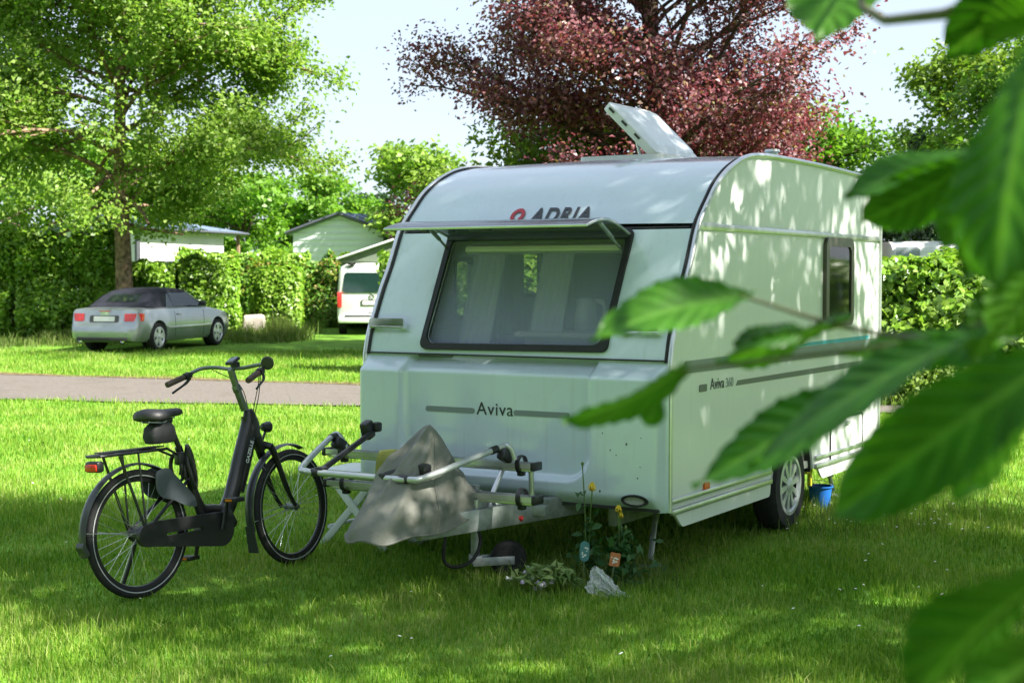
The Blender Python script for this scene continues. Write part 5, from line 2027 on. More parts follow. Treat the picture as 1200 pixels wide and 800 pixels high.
# ------------------------------------------------------------------ silver convertible
CD = Vector((math.sin(R(17.5)), math.cos(R(17.5)), 0))
CP = Vector((-8.90, 32.35, 0))
CP.z = gz(CP.x, CP.y + 1.5) - .01
car = thing("parked_car", "silver two-door convertible with a closed black soft top parked on the lawn", "car", CP, math.atan2(CD.y, CD.x))
car.rotation_euler = (0, -math.atan(.009 * CD.y), math.atan2(CD.y, CD.x))
m_carpaint = mat("silver_car_paint", (0.33, 0.36, 0.38), rough=.28, metal=.5, coat=.6, var=.03)
m_softtop = mat("black_canvas_top", (0.022, 0.024, 0.034), rough=.85, spec=.2, var=.15, vscale=10)
m_cglass = glassmat("car_glass", (.02, .03, .03), .25, .03)
m_taill = mat("red_car_lamp", (.60, .035, .03), rough=.15, coat=.5, var=.15, vscale=12)
m_platew = mat("number_plate", (.62, .62, .60), rough=.4, var=.1, vscale=8)
m_darkline = mat("panel_gap", (.05, .05, .052), rough=.6)


def car_section(x, w, zb, zm, zs, zt, inset=.10):
    """closed ring, right half then mirrored"""
    h = [(0, zb), (w * .55, zb), (w * .88, zb + .02), (w * .96, zb + .10), (w, zm), (w * .985, zm + (zs - zm) * .55), (w * .95, zs - .02), (w * .90, zs + .005), (w * .72, zs + (zt - zs) * .5 + .01), (w * .4, zt), (0, zt + .006)]
    return [(x, -a, z) for a, z in h] + [(x, a, z) for a, z in h[-2:0:-1]]


st_tab = [  # x, half width, bottom, widest, shoulder, deck
    (0.00, .60, .33, .42, .50, .53), (.03, .72, .27, .43, .56, .59), (.08, .80, .24, .45, .61, .63), (.12, .825, .23, .46, .66, .68),
    (.15, .835, .23, .47, .80, .84), (.17, .84, .22, .48, .90, .925), (.22, .85, .22, .50, .935, .955), (.40, .866, .21, .52, .945, .975), (.75, .882, .20, .53, .95, .985),
    (1.2, .888, .19, .54, .952, .99), (1.8, .886, .18, .54, .945, .985), (2.4, .886, .18, .54, .938, .98), (2.9, .885, .18, .54, .93, .975), (3.3, .88, .19, .53, .90, .955),
    (3.8, .872, .20, .53, .845, .895), (4.1, .85, .21, .52, .78, .825), (4.25, .80, .22, .50, .70, .745), (4.36, .72, .24, .48, .62, .66), (4.42, .60, .28, .45, .54, .57)]
rings = []
for i in range(len(st_tab)):
    rings.append(car_section(*st_tab[i]))
    if i + 1 < len(st_tab) and st_tab[i + 1][0] - st_tab[i][0] > .3:
        a, b = st_tab[i], st_tab[i + 1]
        for f in (.33, .67):
            rings.append(car_section(*[p + (q - p) * f for p, q in zip(a, b)]))
body = MB().loft(rings).build("body", m_carpaint, car, 40)
XR, XF, TR_ = .93, 3.585, .315
cut = []
for x in (XR, XF):
    for sg in (-1, 1):
        cut.append(MB().lathe([(0, -.15), (.355, -.15), (.355, .25), (0, .25)], (x, sg * .80, .335), (0, sg, 0), 36))
boolean_cut(body, cut)


def car_half(x, z):
    tab = st_tab
    w = float(np.interp(x, [t[0] for t in tab], [t[1] for t in tab]))
    zm = float(np.interp(x, [t[0] for t in tab], [t[3] for t in tab])); zs = float(np.interp(x, [t[0] for t in tab], [t[4] for t in tab])); zb = float(np.interp(x, [t[0] for t in tab], [t[2] for t in tab]))
    return float(np.interp(z, [zb + .02, zb + .10, zm, zm + (zs - zm) * .55, zs - .02, zs], [w * .88, w * .96, w, w * .985, w * .95, w * .90]))


m_alloy = mat("alloy_wheel", (.55, .56, .57), rough=.3, metal=.6, var=.05)
for x in (XR, XF):
    for sg in (-1, 1):
        spoke_wheel(car, (x, sg * .765, TR_), (0, sg, 0), TR_, .215, .222, 5, m_alloy, sw_=.085)
        MB().lathe([(0, -.10), (.34, -.10)], (x, sg * .72, .335), (0, sg, 0), 28).build("wheel_housing", m_under, car)
# soft top
gt = [(.62, .70, .985, .99), (.80, .715, .97, 1.09), (1.05, .70, .96, 1.235), (1.35, .675, .955, 1.345), (1.7, .655, .955, 1.388), (2.1, .65, .955, 1.392), (2.5, .655, .955, 1.36)]


def g_section(x, w, zb, zt):
    h = [(w + .075, zb), (w + .045, zb + (zt - zb) * .35), (w, zb + (zt - zb) * .72), (w - .05, zb + (zt - zb) * .9), (w - .16, zb + (zt - zb) * .975), (w * .4, zt), (0, zt + .004)]
    return [(x, -a, z) for a, z in h] + [(x, a, z) for a, z in h[-2::-1]]


MB().loft([g_section(*t) for t in gt], closed=True).build("soft_top", m_softtop, car, 45)
ws = [(2.5, .655, .955, 1.36), (2.75, .675, .955, 1.25), (3.0, .70, .955, 1.10), (3.22, .72, .955, .985)]
MB().loft([g_section(*t) for t in ws], closed=True).build("windscreen", m_cglass, car, 45)
# rear window in the soft top
def rwin(u, v):
    x = .80 + .30 * v
    i = np.interp(x, [t[0] for t in gt], [t[3] for t in gt])
    hw = .52 - .06 * v
    y = (u - .5) * 2 * hw
    return (x - .010, y, float(i) + .012 - .05 * (abs(u - .5) * 2) ** 4)


MB().grid(rwin, 20, 8).build("rear_window", m_cglass, car, 60)


def gside(x, z, sg, off=.006):
    tabs = gt + ws
    f = lambda k: float(np.interp(x, [t[0] for t in tabs], [t[k] for t in tabs]))
    w, zb, zt = f(1), f(2), f(3)
    y = float(np.interp(z, [zb, zb + (zt - zb) * .35, zb + (zt - zb) * .72, zb + (zt - zb) * .9], [w + .075, w + .045, w, w - .05]))
    return (x, sg * (y + off), z)


for sg in (-1, 1):
    for nm, lp_ in (("side_window", [(1.42, .965), (1.78, .965), (1.62, 1.27), (1.55, 1.25)]), ("side_window", [(1.80, .965), (2.98, .965), (2.84, 1.07), (2.46, 1.27), (1.64, 1.275)])):
        n = rpoly(lp_, .03, 3)
        MB().plate(n, [], lambda u, v, d: gside(u, v, sg, .005 + d), .004).build(nm, m_cglass, car)
    MB().tube([gside(x, z, sg, .01) for x, z in ((3.1, .99), (2.84, 1.10), (2.46, 1.30))], .02, 6).build("windscreen_pillar", m_carpaint, car)
    mr_ = MB().box((2.72, sg * .95, 1.02), (.10, .17, .11), bev=.035).box((2.74, sg * .86, .98), (.05, .08, .03), bev=.008).build("wing_mirror", m_black, car)
    # door outline, handle, moulding, sill
    for x in (1.62, 2.90):
        MB().tube([(x + (.03 if x > 2 else -.02) * (z - .3), sg * (car_half(x, z) + .0005), z) for z in np.linspace(.30, .93, 9)], .0045, 4).build("door_gap", m_darkline, car)
    MB().box((1.78, sg * (car_half(1.78, .80) + .012), .80), (.17, .03, .028), bev=.009).build("door_handle", m_carpaint, car)
    MB().box((2.25, sg * (car_half(2.2, .52) + .004), .515), (1.95, .022, .05), bev=.008).build("side_moulding", m_alloy, car)
    # tail lamp wraps round the corner
    tl = MB()
    def tlf(u, v):
        z = .685 + .165 * v
        if u < .7:
            q = u / .7
            yy = .50 + (.80 - .50) * q
            xx = .142 - .004 * v + .03 * v + .03 * q ** 4
        else:
            q = (u - .7) / .3
            yy = .80 + .052 * min(1, q * 2)
            xx = .172 + .03 * v + .20 * q
        return (xx - .03, sg * (yy + .0), z)
    tl.grid(tlf, 20, 5).build("tail_lamp", m_taill, car, 60)
    MB().lathe([(.040, 0), (.048, -.005), (.048, .14), (.038, .14), (.036, .02), (0, .02)], (-.005, sg * .52, .275), (1, 0, 0), 18).build("exhaust", m_chrome, car)
MB().box((.012, 0, .30), (.06, 1.24, .075), bev=.02).build("diffuser", m_under, car)
rear_x = lambda z: float(np.interp(z, [.60, .63, .68, .84, .925], [.06, .08, .12, .15, .17]))
MB().plate(rrect(-.36, .66, .36, .81, .03), [], lambda u, v, d: (rear_x(v) - .004 - d, u, v), .004).build("plate_recess", m_darkline, car)
MB().plate(rrect(-.26, .68, .26, .79, .012), [], lambda u, v, d: (rear_x(v) - .009 - d, u, v), .006).build("number_plate", m_platew, car)
MB().plate(rrect(-.15, .895, .15, .912, .006), [], lambda u, v, d: (.150 - d, u, v), .01).build("brake_lamp", m_taill, car)
lg = MB()
for k in range(4):
    lg.tube([(.148, .075 - k * .05 + .032 * math.cos(t), .852 + .032 * math.sin(t)) for t in np.linspace(0, 2 * PI, 17)[:-1]], .005, 5, closed=True)
lg.build("ring_emblem", m_chrome, car)
MB().tube([(.147, y, .64) for y in np.linspace(-.78, .78, 9)], .004, 4).build("bumper_gap", m_darkline, car)

# ------------------------------------------------------------------ white van
vp_ = gpt(395, 40.6)
VH = math.atan2(math.cos(R(-6)), math.sin(R(-6)))
van = thing("parked_van", "white camper van seen from behind with its roof raised, half hidden by the caravan", "van", (0, 0, 0), VH)
m_vanw = mat("white_van_paint", (.72, .75, .73), rough=.28, coat=.4, var=.03)
hwv = .95
left = Vector((-math.sin(VH), math.cos(VH), 0))
van.location = Vector(vp_) - left * hwv
van.location.z = gz(0, 40.6)


def vsec(x, w, zb, zt):
    r = [(0, zb), (w * .9, zb), (w, zb + .12), (w, .95), (w * .985, 1.15), (w * .93, zt - .22), (w * .88, zt - .08), (w * .74, zt), (0, zt + .02)]
    return [(x, -a, z) for a, z in r] + [(x, a, z) for a, z in r[-2:0:-1]]


vb = MB().loft([vsec(.0, .88, .42, 1.84), (vsec(.04, .93, .36, 1.92)), vsec(.15, .95, .33, 1.96), vsec(3.6, .95, .33, 1.97), vsec(4.3, .93, .33, 1.35), vsec(4.85, .85, .35, 1.05)]).build("body", m_vanw, van, 40)
for x in (.95, 3.95):
    for sg in (-1, 1):
        spoke_wheel(van, (x, sg * .80, .33), (0, sg, 0), .335, .22, .21, 5, m_alloy, sw_=.07)
m_vglass = glassmat("van_glass", (.015, .03, .025), .12, .03)
m_greenish = mat("dark_tinted_glass", (.012, .035, .03), rough=.04, spec=.8, var=.1)
MB().plate(rpoly([(-.80, 1.16), (.80, 1.16), (.74, 1.70), (-.74, 1.70)], .08, 5), [], lambda u, v, d: (-.012 - d + (v - 1.16) * .035, u, v), .016).build("rear_window", m_greenish, van)
MB().plate(rrect(-.30, .80, .30, .96, .03), [], lambda u, v, d: (-.012 - d, u, v), .010).build("plate_recess", m_darkline, van)
MB().plate(rrect(-.26, .825, .26, .935, .01), [], lambda u, v, d: (-.024 - d, u, v), .006).build("number_plate", m_platew, van)
em = MB().tube([(-.02, .07 * math.cos(t), 1.06 + .07 * math.sin(t)) for t in np.linspace(0, 2 * PI, 25)[:-1]], .009, 6, closed=True)
em = em.build("emblem", m_chrome, van)
# letters V over W inside the ring
for pts_ in ([(-.045, .052), (-.0, .0), (.045, .052)], [(-.062, .02), (-.028, -.055), (0, -.008), (.028, -.055), (.062, .02)]):
    MB().tube([(-.022, -a, 1.06 + b) for a, b in pts_], .007, 6).build("emblem_letter", m_chrome, em)
MB().box((-.05, 0, .43), (.16, 1.86, .20), bev=.05).build("bumper", m_vanw, van)
MB().box((-.115, 0, .52), (.04, 1.5, .05), bev=.012).build("bumper_step", m_black, van)
MB().plate([(-.12, .60), (.12, .60), (.12, .62), (-.12, .62)], [], lambda u, v, d: (-.012 - d, u, v), .004).build("badge", m_darkline, van)
for sg in (-1, 1):
    MB().box((.0, sg * .885, .96), (.10, .13, .42), bev=.03).build("tail_lamp", m_taill, van)
    MB().plate(rpoly([(.35, 1.18), (3.2, 1.18), (3.2, 1.68), (.35, 1.68)], .08), [], lambda u, v, d: (u, sg * (.955 - (v - 1.15) * .09 + d), v), .008).build("side_window", m_greenish, van)
# raised roof: canvas bellows under a shell that is higher on one side
m_canvas = mat("sage_canvas", (.16, .20, .15), rough=.85, var=.1)
rt = lambda x, y: 2.0 + .03 + .66 * (0.95 - y) / 1.9
cz = MB()
v8 = [(.1, .84, 1.96), (3.0, .84, 1.96), (3.0, -.84, 1.96), (.1, -.84, 1.96)]
v8 += [(.05, .92, rt(0, .92)), (3.0, .92, rt(0, .92)), (3.0, -.9, rt(0, -.9)), (.05, -.9, rt(0, -.9))]
cz.add(v8, [[0, 1, 2, 3], [4, 7, 6, 5], [0, 4, 5, 1], [1, 5, 6, 2], [2, 6, 7, 3], [3, 7, 4, 0]])
cz.build("roof_bellows", m_canvas, van)
ang_ = math.atan2(.66, 1.9)
MB().box((1.5, 0, rt(0, 0) + .04), (3.2, 2.06, .06), rot=(-ang_, 0, 0), bev=.025).build("raised_roof", m_vanw, van)
MB().tube([(-.02, .62, 1.86), (-.06, .45, 1.96)], .02, 6).box((-.02, .55, 1.93), (.06, .22, .04), bev=.01).build("roof_catch", m_black, van)

# ------------------------------------------------------------------ houses
m_render = mat("white_render", (.62, .62, .60), rough=.85, spec=.2, var=.06, vscale=1.5, bump=.15, bscale=30, dirt=.15, dirtcol=(.45, .44, .4), dscale=.6)
m_slate = mat("blue_grey_roof", (.115, .16, .22), rough=.55, spec=.3, var=.15, vscale=2.5)
m_trimd = mat("dark_grey_trim", (.05, .055, .065), rough=.5)
m_siding = mat("pale_siding", (.52, .56, .57), rough=.6, var=.05, vscale=.8)
m_winw = mat("white_window_frame", (.66, .67, .67), rough=.4)
m_post = mat("timber_post", (.22, .15, .09), rough=.8, var=.2)


def ribs(mb, a, b, n, dn, r=.02):
    """raised seams running down a roof slope: from edge a(0..1) to edge b(0..1)"""
    for i in range(1, n):
        f = i / n
        p = a[0].lerp(a[1], f) + dn * .012
        q = b[0].lerp(b[1], f) + dn * .012
        mb.tube([p, q], r, 4, caps=False)


A_, B_, C_ = at(63, 272, 52), at(161, 274, 46.5), at(262, 272, 51.5)
base_z = .28
hz_w = 3.05
hs_ = thing("house", "low white house with a blue-grey seamed roof behind the left hedge", "house", (B_.x, B_.y, base_z), 0)
o = Vector((B_.x, B_.y, 0))
pA, pB, pC = Vector((A_.x, A_.y, 0)) - o, Vector((0, 0, 0)), Vector((C_.x, C_.y, 0)) - o
pD = pA + pC
wz = A_.z - base_z
rz2 = at(205, 257, 51).z - base_z
up_ = Vector((0, 0, 1))
wl = MB()
T_ = Vector((0, 0, wz))
mAB, mCD = (pA + pB) / 2 + up_ * rz2, (pC + pD) / 2 + up_ * rz2
vs_ = [pA, pB, pC, pD, pA + T_, pB + T_, pC + T_, pD + T_, mAB - up_ * .08, mCD - up_ * .08]
wl.add(vs_, [[0, 1, 5, 8, 4], [1, 2, 6, 5], [2, 3, 7, 9, 6], [3, 0, 4, 7]])
wl.build("wall", m_render, hs_, 20)
dl = (pC - pB).normalized()
dg_ = (pA - pB).normalized()
ov, ove = .45, 1.3
hip = dl * 2.2
e0, e1 = pB + T_ - dl * ov - dg_ * ov + up_ * -.12, pC + T_ + dl * ove - dg_ * ov + up_ * -.12
f0, f1 = pA + T_ - dl * ov + dg_ * ov + up_ * -.12, pD + T_ + dl * ove + dg_ * ov + up_ * -.12
r0, r1 = mAB - dl * ov, mCD - hip * .55
th_ = up_ * .1
rv_ = [e0, e1, r1, r0, f0, f1]
rv_ = rv_ + [p + th_ for p in rv_]
rfm = MB().add(rv_, [[6, 7, 8, 9], [9, 8, 11, 10], [7, 11, 8], [0, 3, 2, 1], [3, 4, 5, 2], [1, 2, 5], [0, 1, 7, 6], [1, 5, 11, 7], [5, 4, 10, 11], [4, 3, 9, 10], [3, 0, 6, 9]])
rfo = rfm.build("roof", m_slate, hs_, 10)
sm = MB()
nrm = (e1 - e0).cross(r0 - e0).normalized()
ribs(sm, (r0 + th_, r1 + th_), (e0 + th_, e0.lerp(e1, (r1 - r0).length / (e1 - e0).length) + th_), 16, nrm, .025)
sm.build("roof_seams", m_slate, rfo)
MB().tube([r0 + th_, f0 + th_], .07, 4).tube([r0 + th_, e0 + th_], .07, 4).tube([e0 + th_ * .5, e1 + th_ * .5], .06, 4).build("roof_edge", m_trimd, rfo)
MB().tube([pB, pB + T_], .09, 4).build("corner_board", m_trimd, hs_)
pp = pC + dl * 1.0
MB().tube([pp, pp + T_ - up_ * .1], .07, 6).build("post", m_post, hs_)
nB = dl.cross(up_).normalized()
if nB.y > 0:
    nB = -nB
Lw = (pC - pB).length
for f0_, f1_, z0, z1 in ((.20, .42, .9, 2.1), (.66, .72, .2, 2.3), (.80, .94, 1.0, 2.45)):
    fr_ = MB().plate(rrect(f0_ * Lw, z0, f1_ * Lw, z1, .03, 2), [rrect(f0_ * Lw + .08, z0 + .08, f1_ * Lw - .08, z1 - .08, .03, 2)], lambda u, v, d: pB + dl * u + up_ * v + nB * (.004 + d), .05).build("window", m_winw, hs_)
    MB().plate(rrect(f0_ * Lw + .08, z0 + .08, f1_ * Lw - .08, z1 - .08, .03, 2), [], lambda u, v, d: pB + dl * u + up_ * v + nB * (.004 + d), .02).build("pane", m_pane, fr_)

# clad cabin with its gable towards the road
GL, GR, GA = at(343.5, 272, 60), at(451, 272, 60), at(397.5, 252, 60)
cbn = thing("cabin", "pale clad mobile home with a dark edged grey roof behind the mixed hedge", "cabin", (GL.x, GL.y, .35), 0)
o = Vector((GL.x, GL.y, .35))
Wd = GR.x - GL.x
bdir = Vector((.62, 1, 0)).normalized() * 9
ez, az_ = GL.z - .35, GA.z - .35
q0, q1 = Vector((0, 0, 0)), Vector((Wd, 0, 0))
gv = [q0, q1, q1 + up_ * ez, Vector((Wd / 2, 0, az_)), q0 + up_ * ez]
gv = gv + [p + bdir for p in gv]
MB().add(gv, [[0, 1, 2, 3, 4], [5, 9, 8, 7, 6], [0, 4, 9, 5], [1, 6, 7, 2]]).build("wall", m_siding, cbn, 20)
lap = MB()
nl_ = 16
for i in range(1, nl_):
    z = az_ * i / nl_
    f = 0 if z < ez else (z - ez) / (az_ - ez) * .5
    a, b = Wd * f, Wd * (1 - f)
    if b - a > .2:
        lap.box(((a + b) / 2, -.012, z), (b - a - .02, .022, .03))
lap.build("cladding_laps", m_siding, cbn)["kind"] = "stuff"
ovh = .28
s_ = (az_ - ez) / (Wd / 2)
E0, E1 = Vector((-ovh, -.25, ez - ovh * s_)), Vector((Wd + ovh, -.25, ez - ovh * s_))
RA = Vector((Wd / 2, -.25, az_))
rv_ = [E0, RA, E1]
rv_ = rv_ + [p + bdir for p in rv_]
rv_ = rv_ + [p + up_ * .09 for p in rv_]
rf2 = MB().add(rv_, [[0, 1, 4, 3], [1, 2, 5, 4], [6, 9, 10, 7], [7, 10, 11, 8], [0, 3, 9, 6], [2, 8, 11, 5], [0, 6, 7, 1], [1, 7, 8, 2], [3, 4, 10, 9], [4, 5, 11, 10]]).build("roof", m_slate, cbn, 10)
MB().tube([E0 + up_ * .05, RA + up_ * .05], .075, 4).tube([RA + up_ * .05, E1 + up_ * .05], .075, 4).build("bargeboard", m_trimd, rf2)
sm = MB()
ribs(sm, (RA + up_ * .09, RA + bdir + up_ * .09), (E1 + up_ * .09, E1 + bdir + up_ * .09), 14, Vector((.2, 0, 1)), .02)
sm.build("roof_seams", m_slate, rf2)
MB().tube([q1, q1 + up_ * ez], .07, 4).build("corner_board", m_trimd, cbn)

# white motorhome far right behind the laurel
mp0 = gpt(1072, 31)
mh = thing("parked_motorhome", "white motorhome with a grey front end standing behind the laurel hedge", "motorhome", mp0, R(12))
rings = []
for x, hw_, z0, z1 in ((-1.05, .95, .6, 2.25), (-1.0, 1.0, .5, 2.36), (2.6, 1.02, .5, 2.44), (2.9, 1.0, .6, 2.36), (3.1, .9, .8, 2.1)):
    rings.append([(x, p[0], p[1]) for p in rrect(-hw_, z0, hw_, z1, .22, 5)])
MB().loft(rings).build("body", m_vanw, mh, 40)
m_mgrey = mat("grey_van_panel", (.30, .34, .38), rough=.4, var=.05)
MB().plate(rrect(-.98, 1.30, -.42, 2.26, .08), [], lambda u, v, d: (u, -1.005 - d, v), .015).build("front_panel", m_mgrey, mh)
for x in (.3, 1.7):
    f_ = MB().plate(rrect(x - .4, 1.35, x + .4, 1.95, .08), [rrect(x - .36, 1.39, x + .36, 1.91, .07)], lambda u, v, d: (u, -1.025 - d, v), .02).build("window", m_black, mh)
    MB().plate(rrect(x - .359, 1.391, x + .359, 1.909, .07), [], lambda u, v, d: (u, -1.025 - d, v), .01).build("pane", m_pane, f_)
MB().box((1.2, 0, 2.46), (.5, .5, .09), bev=.03).build("roof_vent", m_hatchrim, mh)
for x in (-.35, 2.0):
    for sg in (-1, 1):
        spoke_wheel(mh, (x, sg * .92, .33), (0, sg, 0), .33, .2, .2, 8, m_hub)

# pale stone block in the long grass
sp0 = gpt(298, 40.0)
bm_ = MB().box((0, 0, .28), (.6, .45, .6), bev=.09, seg=3)
rn = random.Random(2)
bm_.v = [(x + .03 * math.sin(y * 9 + z * 7), y + .03 * math.sin(x * 8 + z * 5), z + .02 * math.sin(x * 11)) for x, y, z in bm_.v]
sto = bm_.build("stone_block", mat("pale_stone", (.46, .40, .36), rough=.9, var=.15, vscale=4, bump=.5, bscale=20))
sto.location = sp0
tag(sto, "pale stone block in the long grass left of the lone shrub", "stone")

# ------------------------------------------------------------------ leafy branch close to the camera
m_big = leafmat("big_hazel_leaves", [(.018, .08, .005), (.03, .11, .007), (.05, .15, .010)], trans=.45, rough=.42, spec=.35, tint=(1.25, 1.35, .45), veins=True)
hz_t = thing("hazel_bush", "leafy hazel branches with big green leaves hanging close in at the right", "bush", (2.35, .9, 0), 0)
HO = Vector((2.35, .9, 0))


def big_leaf(mb, base, tip, w, nh, fold=.16, droop=.12, wave=.07, seed=0, nu=84, nv=26):
    base, tip = Vector(base), Vector(tip)
    d = tip - base
    L = d.length
    d.normalize()
    n = Vector(nh)
    n = (n - d * n.dot(d)).normalized()
    e = d.cross(n)
    rn = random.Random(seed)
    ph = rn.uniform(0, 6)

    def fn(u, v):
        a = (v - .5) * 2
        # heart-shaped base, broad middle, short point
        prof = (max(0, math.sin(PI * min(1, u ** .98))) ** .60)
        if u > .86:
            prof *= max(0.0, 1 - ((u - .86) / .14) ** 1.3) * .75 + .25 * (1 - (u - .86) / .14)
        ser = 1 + .07 * (abs(((u * 17) % 1) - .5) * 2 - .5) * abs(a) ** 6
        hw = w * .5 * prof * ser
        vein = .0028 * math.cos((u * 9 - abs(a) * 2.2) * 2 * PI) * abs(a) * (1 - abs(a) * .4)
        h = fold * hw * abs(a) ** 1.2 - droop * L * (u - .25) ** 2 + vein * (w / .1) + wave * w * math.sin(u * 7 + a * 2 + ph) * abs(a)
        back = -.10 * L * abs(a) ** 2 * (1 - u) ** 6
        return base + d * (u * L + back) + e * (a * hw) + n * h - HO

    n0 = len(mb.v)
    mb.grid(fn, nu, nv)
    att = [0.0] * n0 if not hasattr(mb, "att") else mb.att
    for i in range(nu + 1):
        for j in range(nv + 1):
            a = abs(j / nv * 2 - 1)
            side = abs(((i / nu * 7 - a * 2.0) % 1) - .5) * 2
            att.append(max(max(0, 1 - a * 7), max(0, side - .80) / .20 * (1 - .55 * a)))
    mb.att = att
    mb.tube([base + d * (L * t) + n * (-.003 - droop * L * (t - .25) ** 2) - HO for t in np.linspace(0, .9, 10)], [.0016 * (1 - .8 * t) + .0004 for t in np.linspace(0, 1, 10)], 5)
    mb.att += [1.0] * (len(mb.v) - len(mb.att))


LEAVES = [  # base px, depth, tip px, depth, width (m), normal hint
    # a top, hanging in from above
    ((1000, -45), 1.25, (955, 40), 1.18, .075, (-.3, -.9, .3)),
    # b pair under the top right
    ((1148, 182), 1.10, (986, 218), 1.12, .052, (.0, -.45, .9)),
    ((1140, 190), 1.08, (1004, 272), 1.14, .046, (-.3, -.6, -.5)),
    # c dark top right
    ((1240, -30), .95, (1106, 64), 1.0, .060, (.2, .5, .8)),
    # d big bright one at the right edge
    ((1215, 60), .72, (1150, 345), .70, .062, (-.85, -.45, .2)),
    # e long leaf across the window corner
    ((868, 346), 1.14, (693, 380), 1.10, .056, (.05, -.55, .85)),
    # f middle dark leaf
    ((985, 372), 1.10, (842, 432), 1.12, .056, (.1, -.35, -.9)),
    # g yellow green leaf pointing left over the front corner
    ((800, 436), 1.04, (668, 506), 1.00, .042, (.1, -.6, -.75)),
    # h little leaf
    ((772, 470), 1.05, (757, 500), 1.05, .018, (0, -1, .2)),
    # i large blue sheened leaf
    ((1040, 455), .99, (806, 562), 1.02, .052, (-.2, -.55, .8)),
    ((1130, 395), .90, (862, 530), .98, .050, (-.15, -.5, .85)),
    # j large bright leaf from the right
    ((1235, 420), .74, (958, 610), .78, .050, (.1, -.85, .5)),
    # k dark leaf right
    ((1235, 430), .80, (1112, 578), .82, .058, (.2, .3, .9)),
    # l small ones near the stem
    ((1110, 395), 1.0, (985, 425), 1.02, .035, (.1, -.3, -.9)),
    ((1210, 330), .96, (1130, 420), .98, .050, (.2, .4, .9)),
    # n dark right of the laurel
    ((1190, 205), .98, (1098, 292), 1.0, .050, (.2, .5, .8)),
    # layered dark leaves down the right edge
    ((1238, 110), .98, (1150, 215), 1.0, .060, (.25, .45, .8)),
    ((1222, 225), 1.0, (1122, 318), 1.02, .056, (.2, .5, .75)),
    ((1245, 290), .94, (1160, 402), .96, .058, (.25, .4, .85)),
    ((1185, 372), 1.0, (1062, 436), 1.02, .052, (.15, .35, -.9)),
    ((1160, 408), 1.04, (1004, 398), 1.06, .040, (.0, -.5, .8)),
    ((1235, 20), .95, (1150, 45), .98, .055, (.1, .4, .9)),
    ((935, 392), 1.08, (858, 398), 1.1, .040, (.1, -.5, .8)),
    # m bottom right
    ((1230, 670), .70, (1048, 812), .72, .072, (.2, .35, .85)),
    ((1260, 735), .66, (1120, 830), .66, .060, (.2, .5, .75)),
]
LS = 1.36
lm = MB()
twg = []
for i, (pb, db_, pt, dt, w, nh) in enumerate(LEAVES):
    b, t = at(*pb, db_ * LS), at(*pt, dt * LS)
    big_leaf(lm, b, t, w * LS, nh, seed=i, fold=.22 if i % 2 else .12, droop=.10 + .06 * (i % 3))
    twg.append(b)
# more foliage of the same bush outside the frame and up its stems
rn = random.Random(77)
for k in range(460):
    a = rn.uniform(0, 6.28)
    c = Vector((1.75 + rn.gauss(0, .6), .65 + rn.gauss(0, .45), rn.uniform(.8, 3.5)))
    if c.x < .42 * c.y + .42 or c.y < -.4:
        continue
    d = Vector((math.cos(a), math.sin(a), -.5)) * rn.uniform(.09, .13)
    big_leaf(lm, c, c + d, rn.uniform(.07, .1), (rn.uniform(-.4, .4), rn.uniform(-.4, .4), 1), seed=100 + k, nu=12, nv=6)
lo = lm.build("foliage", m_big, hz_t, 60, recalc=False)
lo.data.attributes.new("vein", "FLOAT", "POINT").data.foreach_set("value", lm.att)
nt_ = m_big.node_tree
an = nt_.nodes.new("ShaderNodeAttribute")
an.attribute_name = "vein"
mv = nt_.nodes.new("ShaderNodeMixRGB")
mv.inputs["Color2"].default_value = (.11, .25, .04, 1)
sc_ = nt_.nodes.new("ShaderNodeMath")
sc_.operation = "MULTIPLY"
sc_.inputs[1].default_value = .85
nt_.links.new(an.outputs["Fac"], sc_.inputs[0])
nt_.links.new(sc_.outputs[0], mv.inputs["Fac"])
ramp = next(n for n in nt_.nodes if n.type == "VALTORGB")
outs = [l.to_socket for l in ramp.outputs["Color"].links]
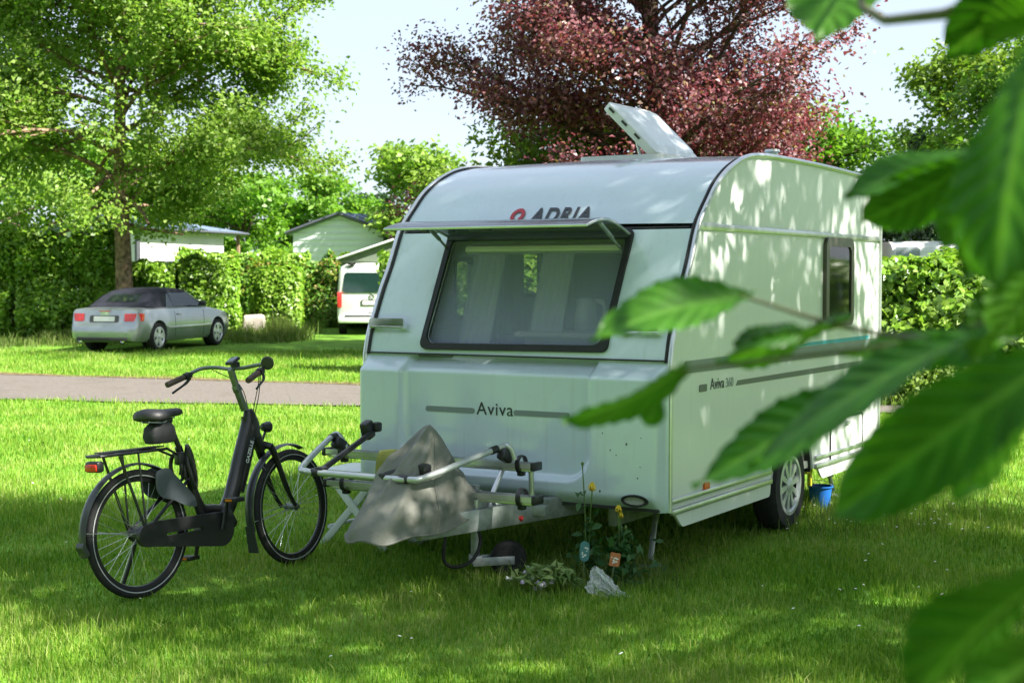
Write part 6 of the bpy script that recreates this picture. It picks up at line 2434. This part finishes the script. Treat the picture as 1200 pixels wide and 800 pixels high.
# blotches and paler margins on the blades
tn = nt_.nodes.new("ShaderNodeTexNoise")
tn.inputs["Scale"].default_value = 38
tn.inputs["Detail"].default_value = 5
tg_ = nt_.nodes.new("ShaderNodeTexCoord")
nt_.links.new(tg_.outputs["Object"], tn.inputs["Vector"])
m5 = nt_.nodes.new("ShaderNodeMixRGB")
m5.blend_type = "OVERLAY"
m5.inputs["Fac"].default_value = .55
nt_.links.new(ramp.outputs["Color"], m5.inputs["Color1"])
nt_.links.new(tn.outputs["Fac"], m5.inputs["Color2"])
nt_.links.new(m5.outputs["Color"], mv.inputs["Color1"])
for s_ in outs:
    nt_.links.new(mv.outputs["Color"], s_)
m_twig = mat("brown_green_twig", (.07, .075, .03), rough=.7, var=.25, vscale=30)
br = MB()
fork = Vector((2.2, .85, 1.2)) - HO
def limb(pts, r0, r1):
    P = [Vector(p) for p in pts]
    if len(P) > 2 and (P[1] - P[0]).length > .5:
        P.insert(1, P[0].lerp(P[1], .9))
    c = cr_spline(P, 6)
    n = len(c)
    br.tube(c, [r0 + (r1 - r0) * i / (n - 1) for i in range(n)], 8)
stem1 = [HO * 0, Vector((-.12, -.05, .8)), Vector((-.35, .0, 1.35)), Vector((-.8, .02, 1.62))]
limb(stem1, .03, .010)
main = [at(1330, 330, .95 * LS) - HO, at(1200, 350, .98 * LS) - HO, at(1120, 395, .96 * LS) - HO, at(1000, 385, 1.08 * LS) - HO, at(868, 346, 1.14 * LS) - HO]
limb([Vector((-.8, .02, 1.62))] + main, .009, .0016)
limb([at(1120, 395, .96 * LS) - HO, at(1000, 410, 1.0 * LS) - HO, at(880, 424, 1.04 * LS) - HO, at(800, 436, 1.04 * LS) - HO, at(772, 470, 1.05 * LS) - HO], .0028, .0012)
limb([Vector((-.55, .0, 1.5)), at(1290, 250, .95 * LS) - HO, at(1190, 190, 1.02 * LS) - HO, at(1142, 184, 1.08 * LS) - HO], .009, .0018)
limb([Vector((-.25, 0, 1.2)), at(1330, 440, .8 * LS) - HO, at(1235, 420, .74 * LS) - HO], .005, .0015)
limb([Vector((-.2, 0, 1.0)), at(1350, 640, .72 * LS) - HO, at(1232, 672, .70 * LS) - HO], .005, .0015)
limb([Vector((0, 0, .1)), Vector((.15, .1, 1.2)), Vector((-.1, .0, 2.2)), Vector((-.7, .1, 2.6)), at(1240, -30, .95 * LS) - HO, at(1000, -45, 1.25 * LS) - HO], .028, .002)
limb([at(1300, 0, .85 * LS) - HO, at(1215, 60, .72 * LS) - HO], .004, .002)
br.build("branch", m_twig, hz_t, 60)
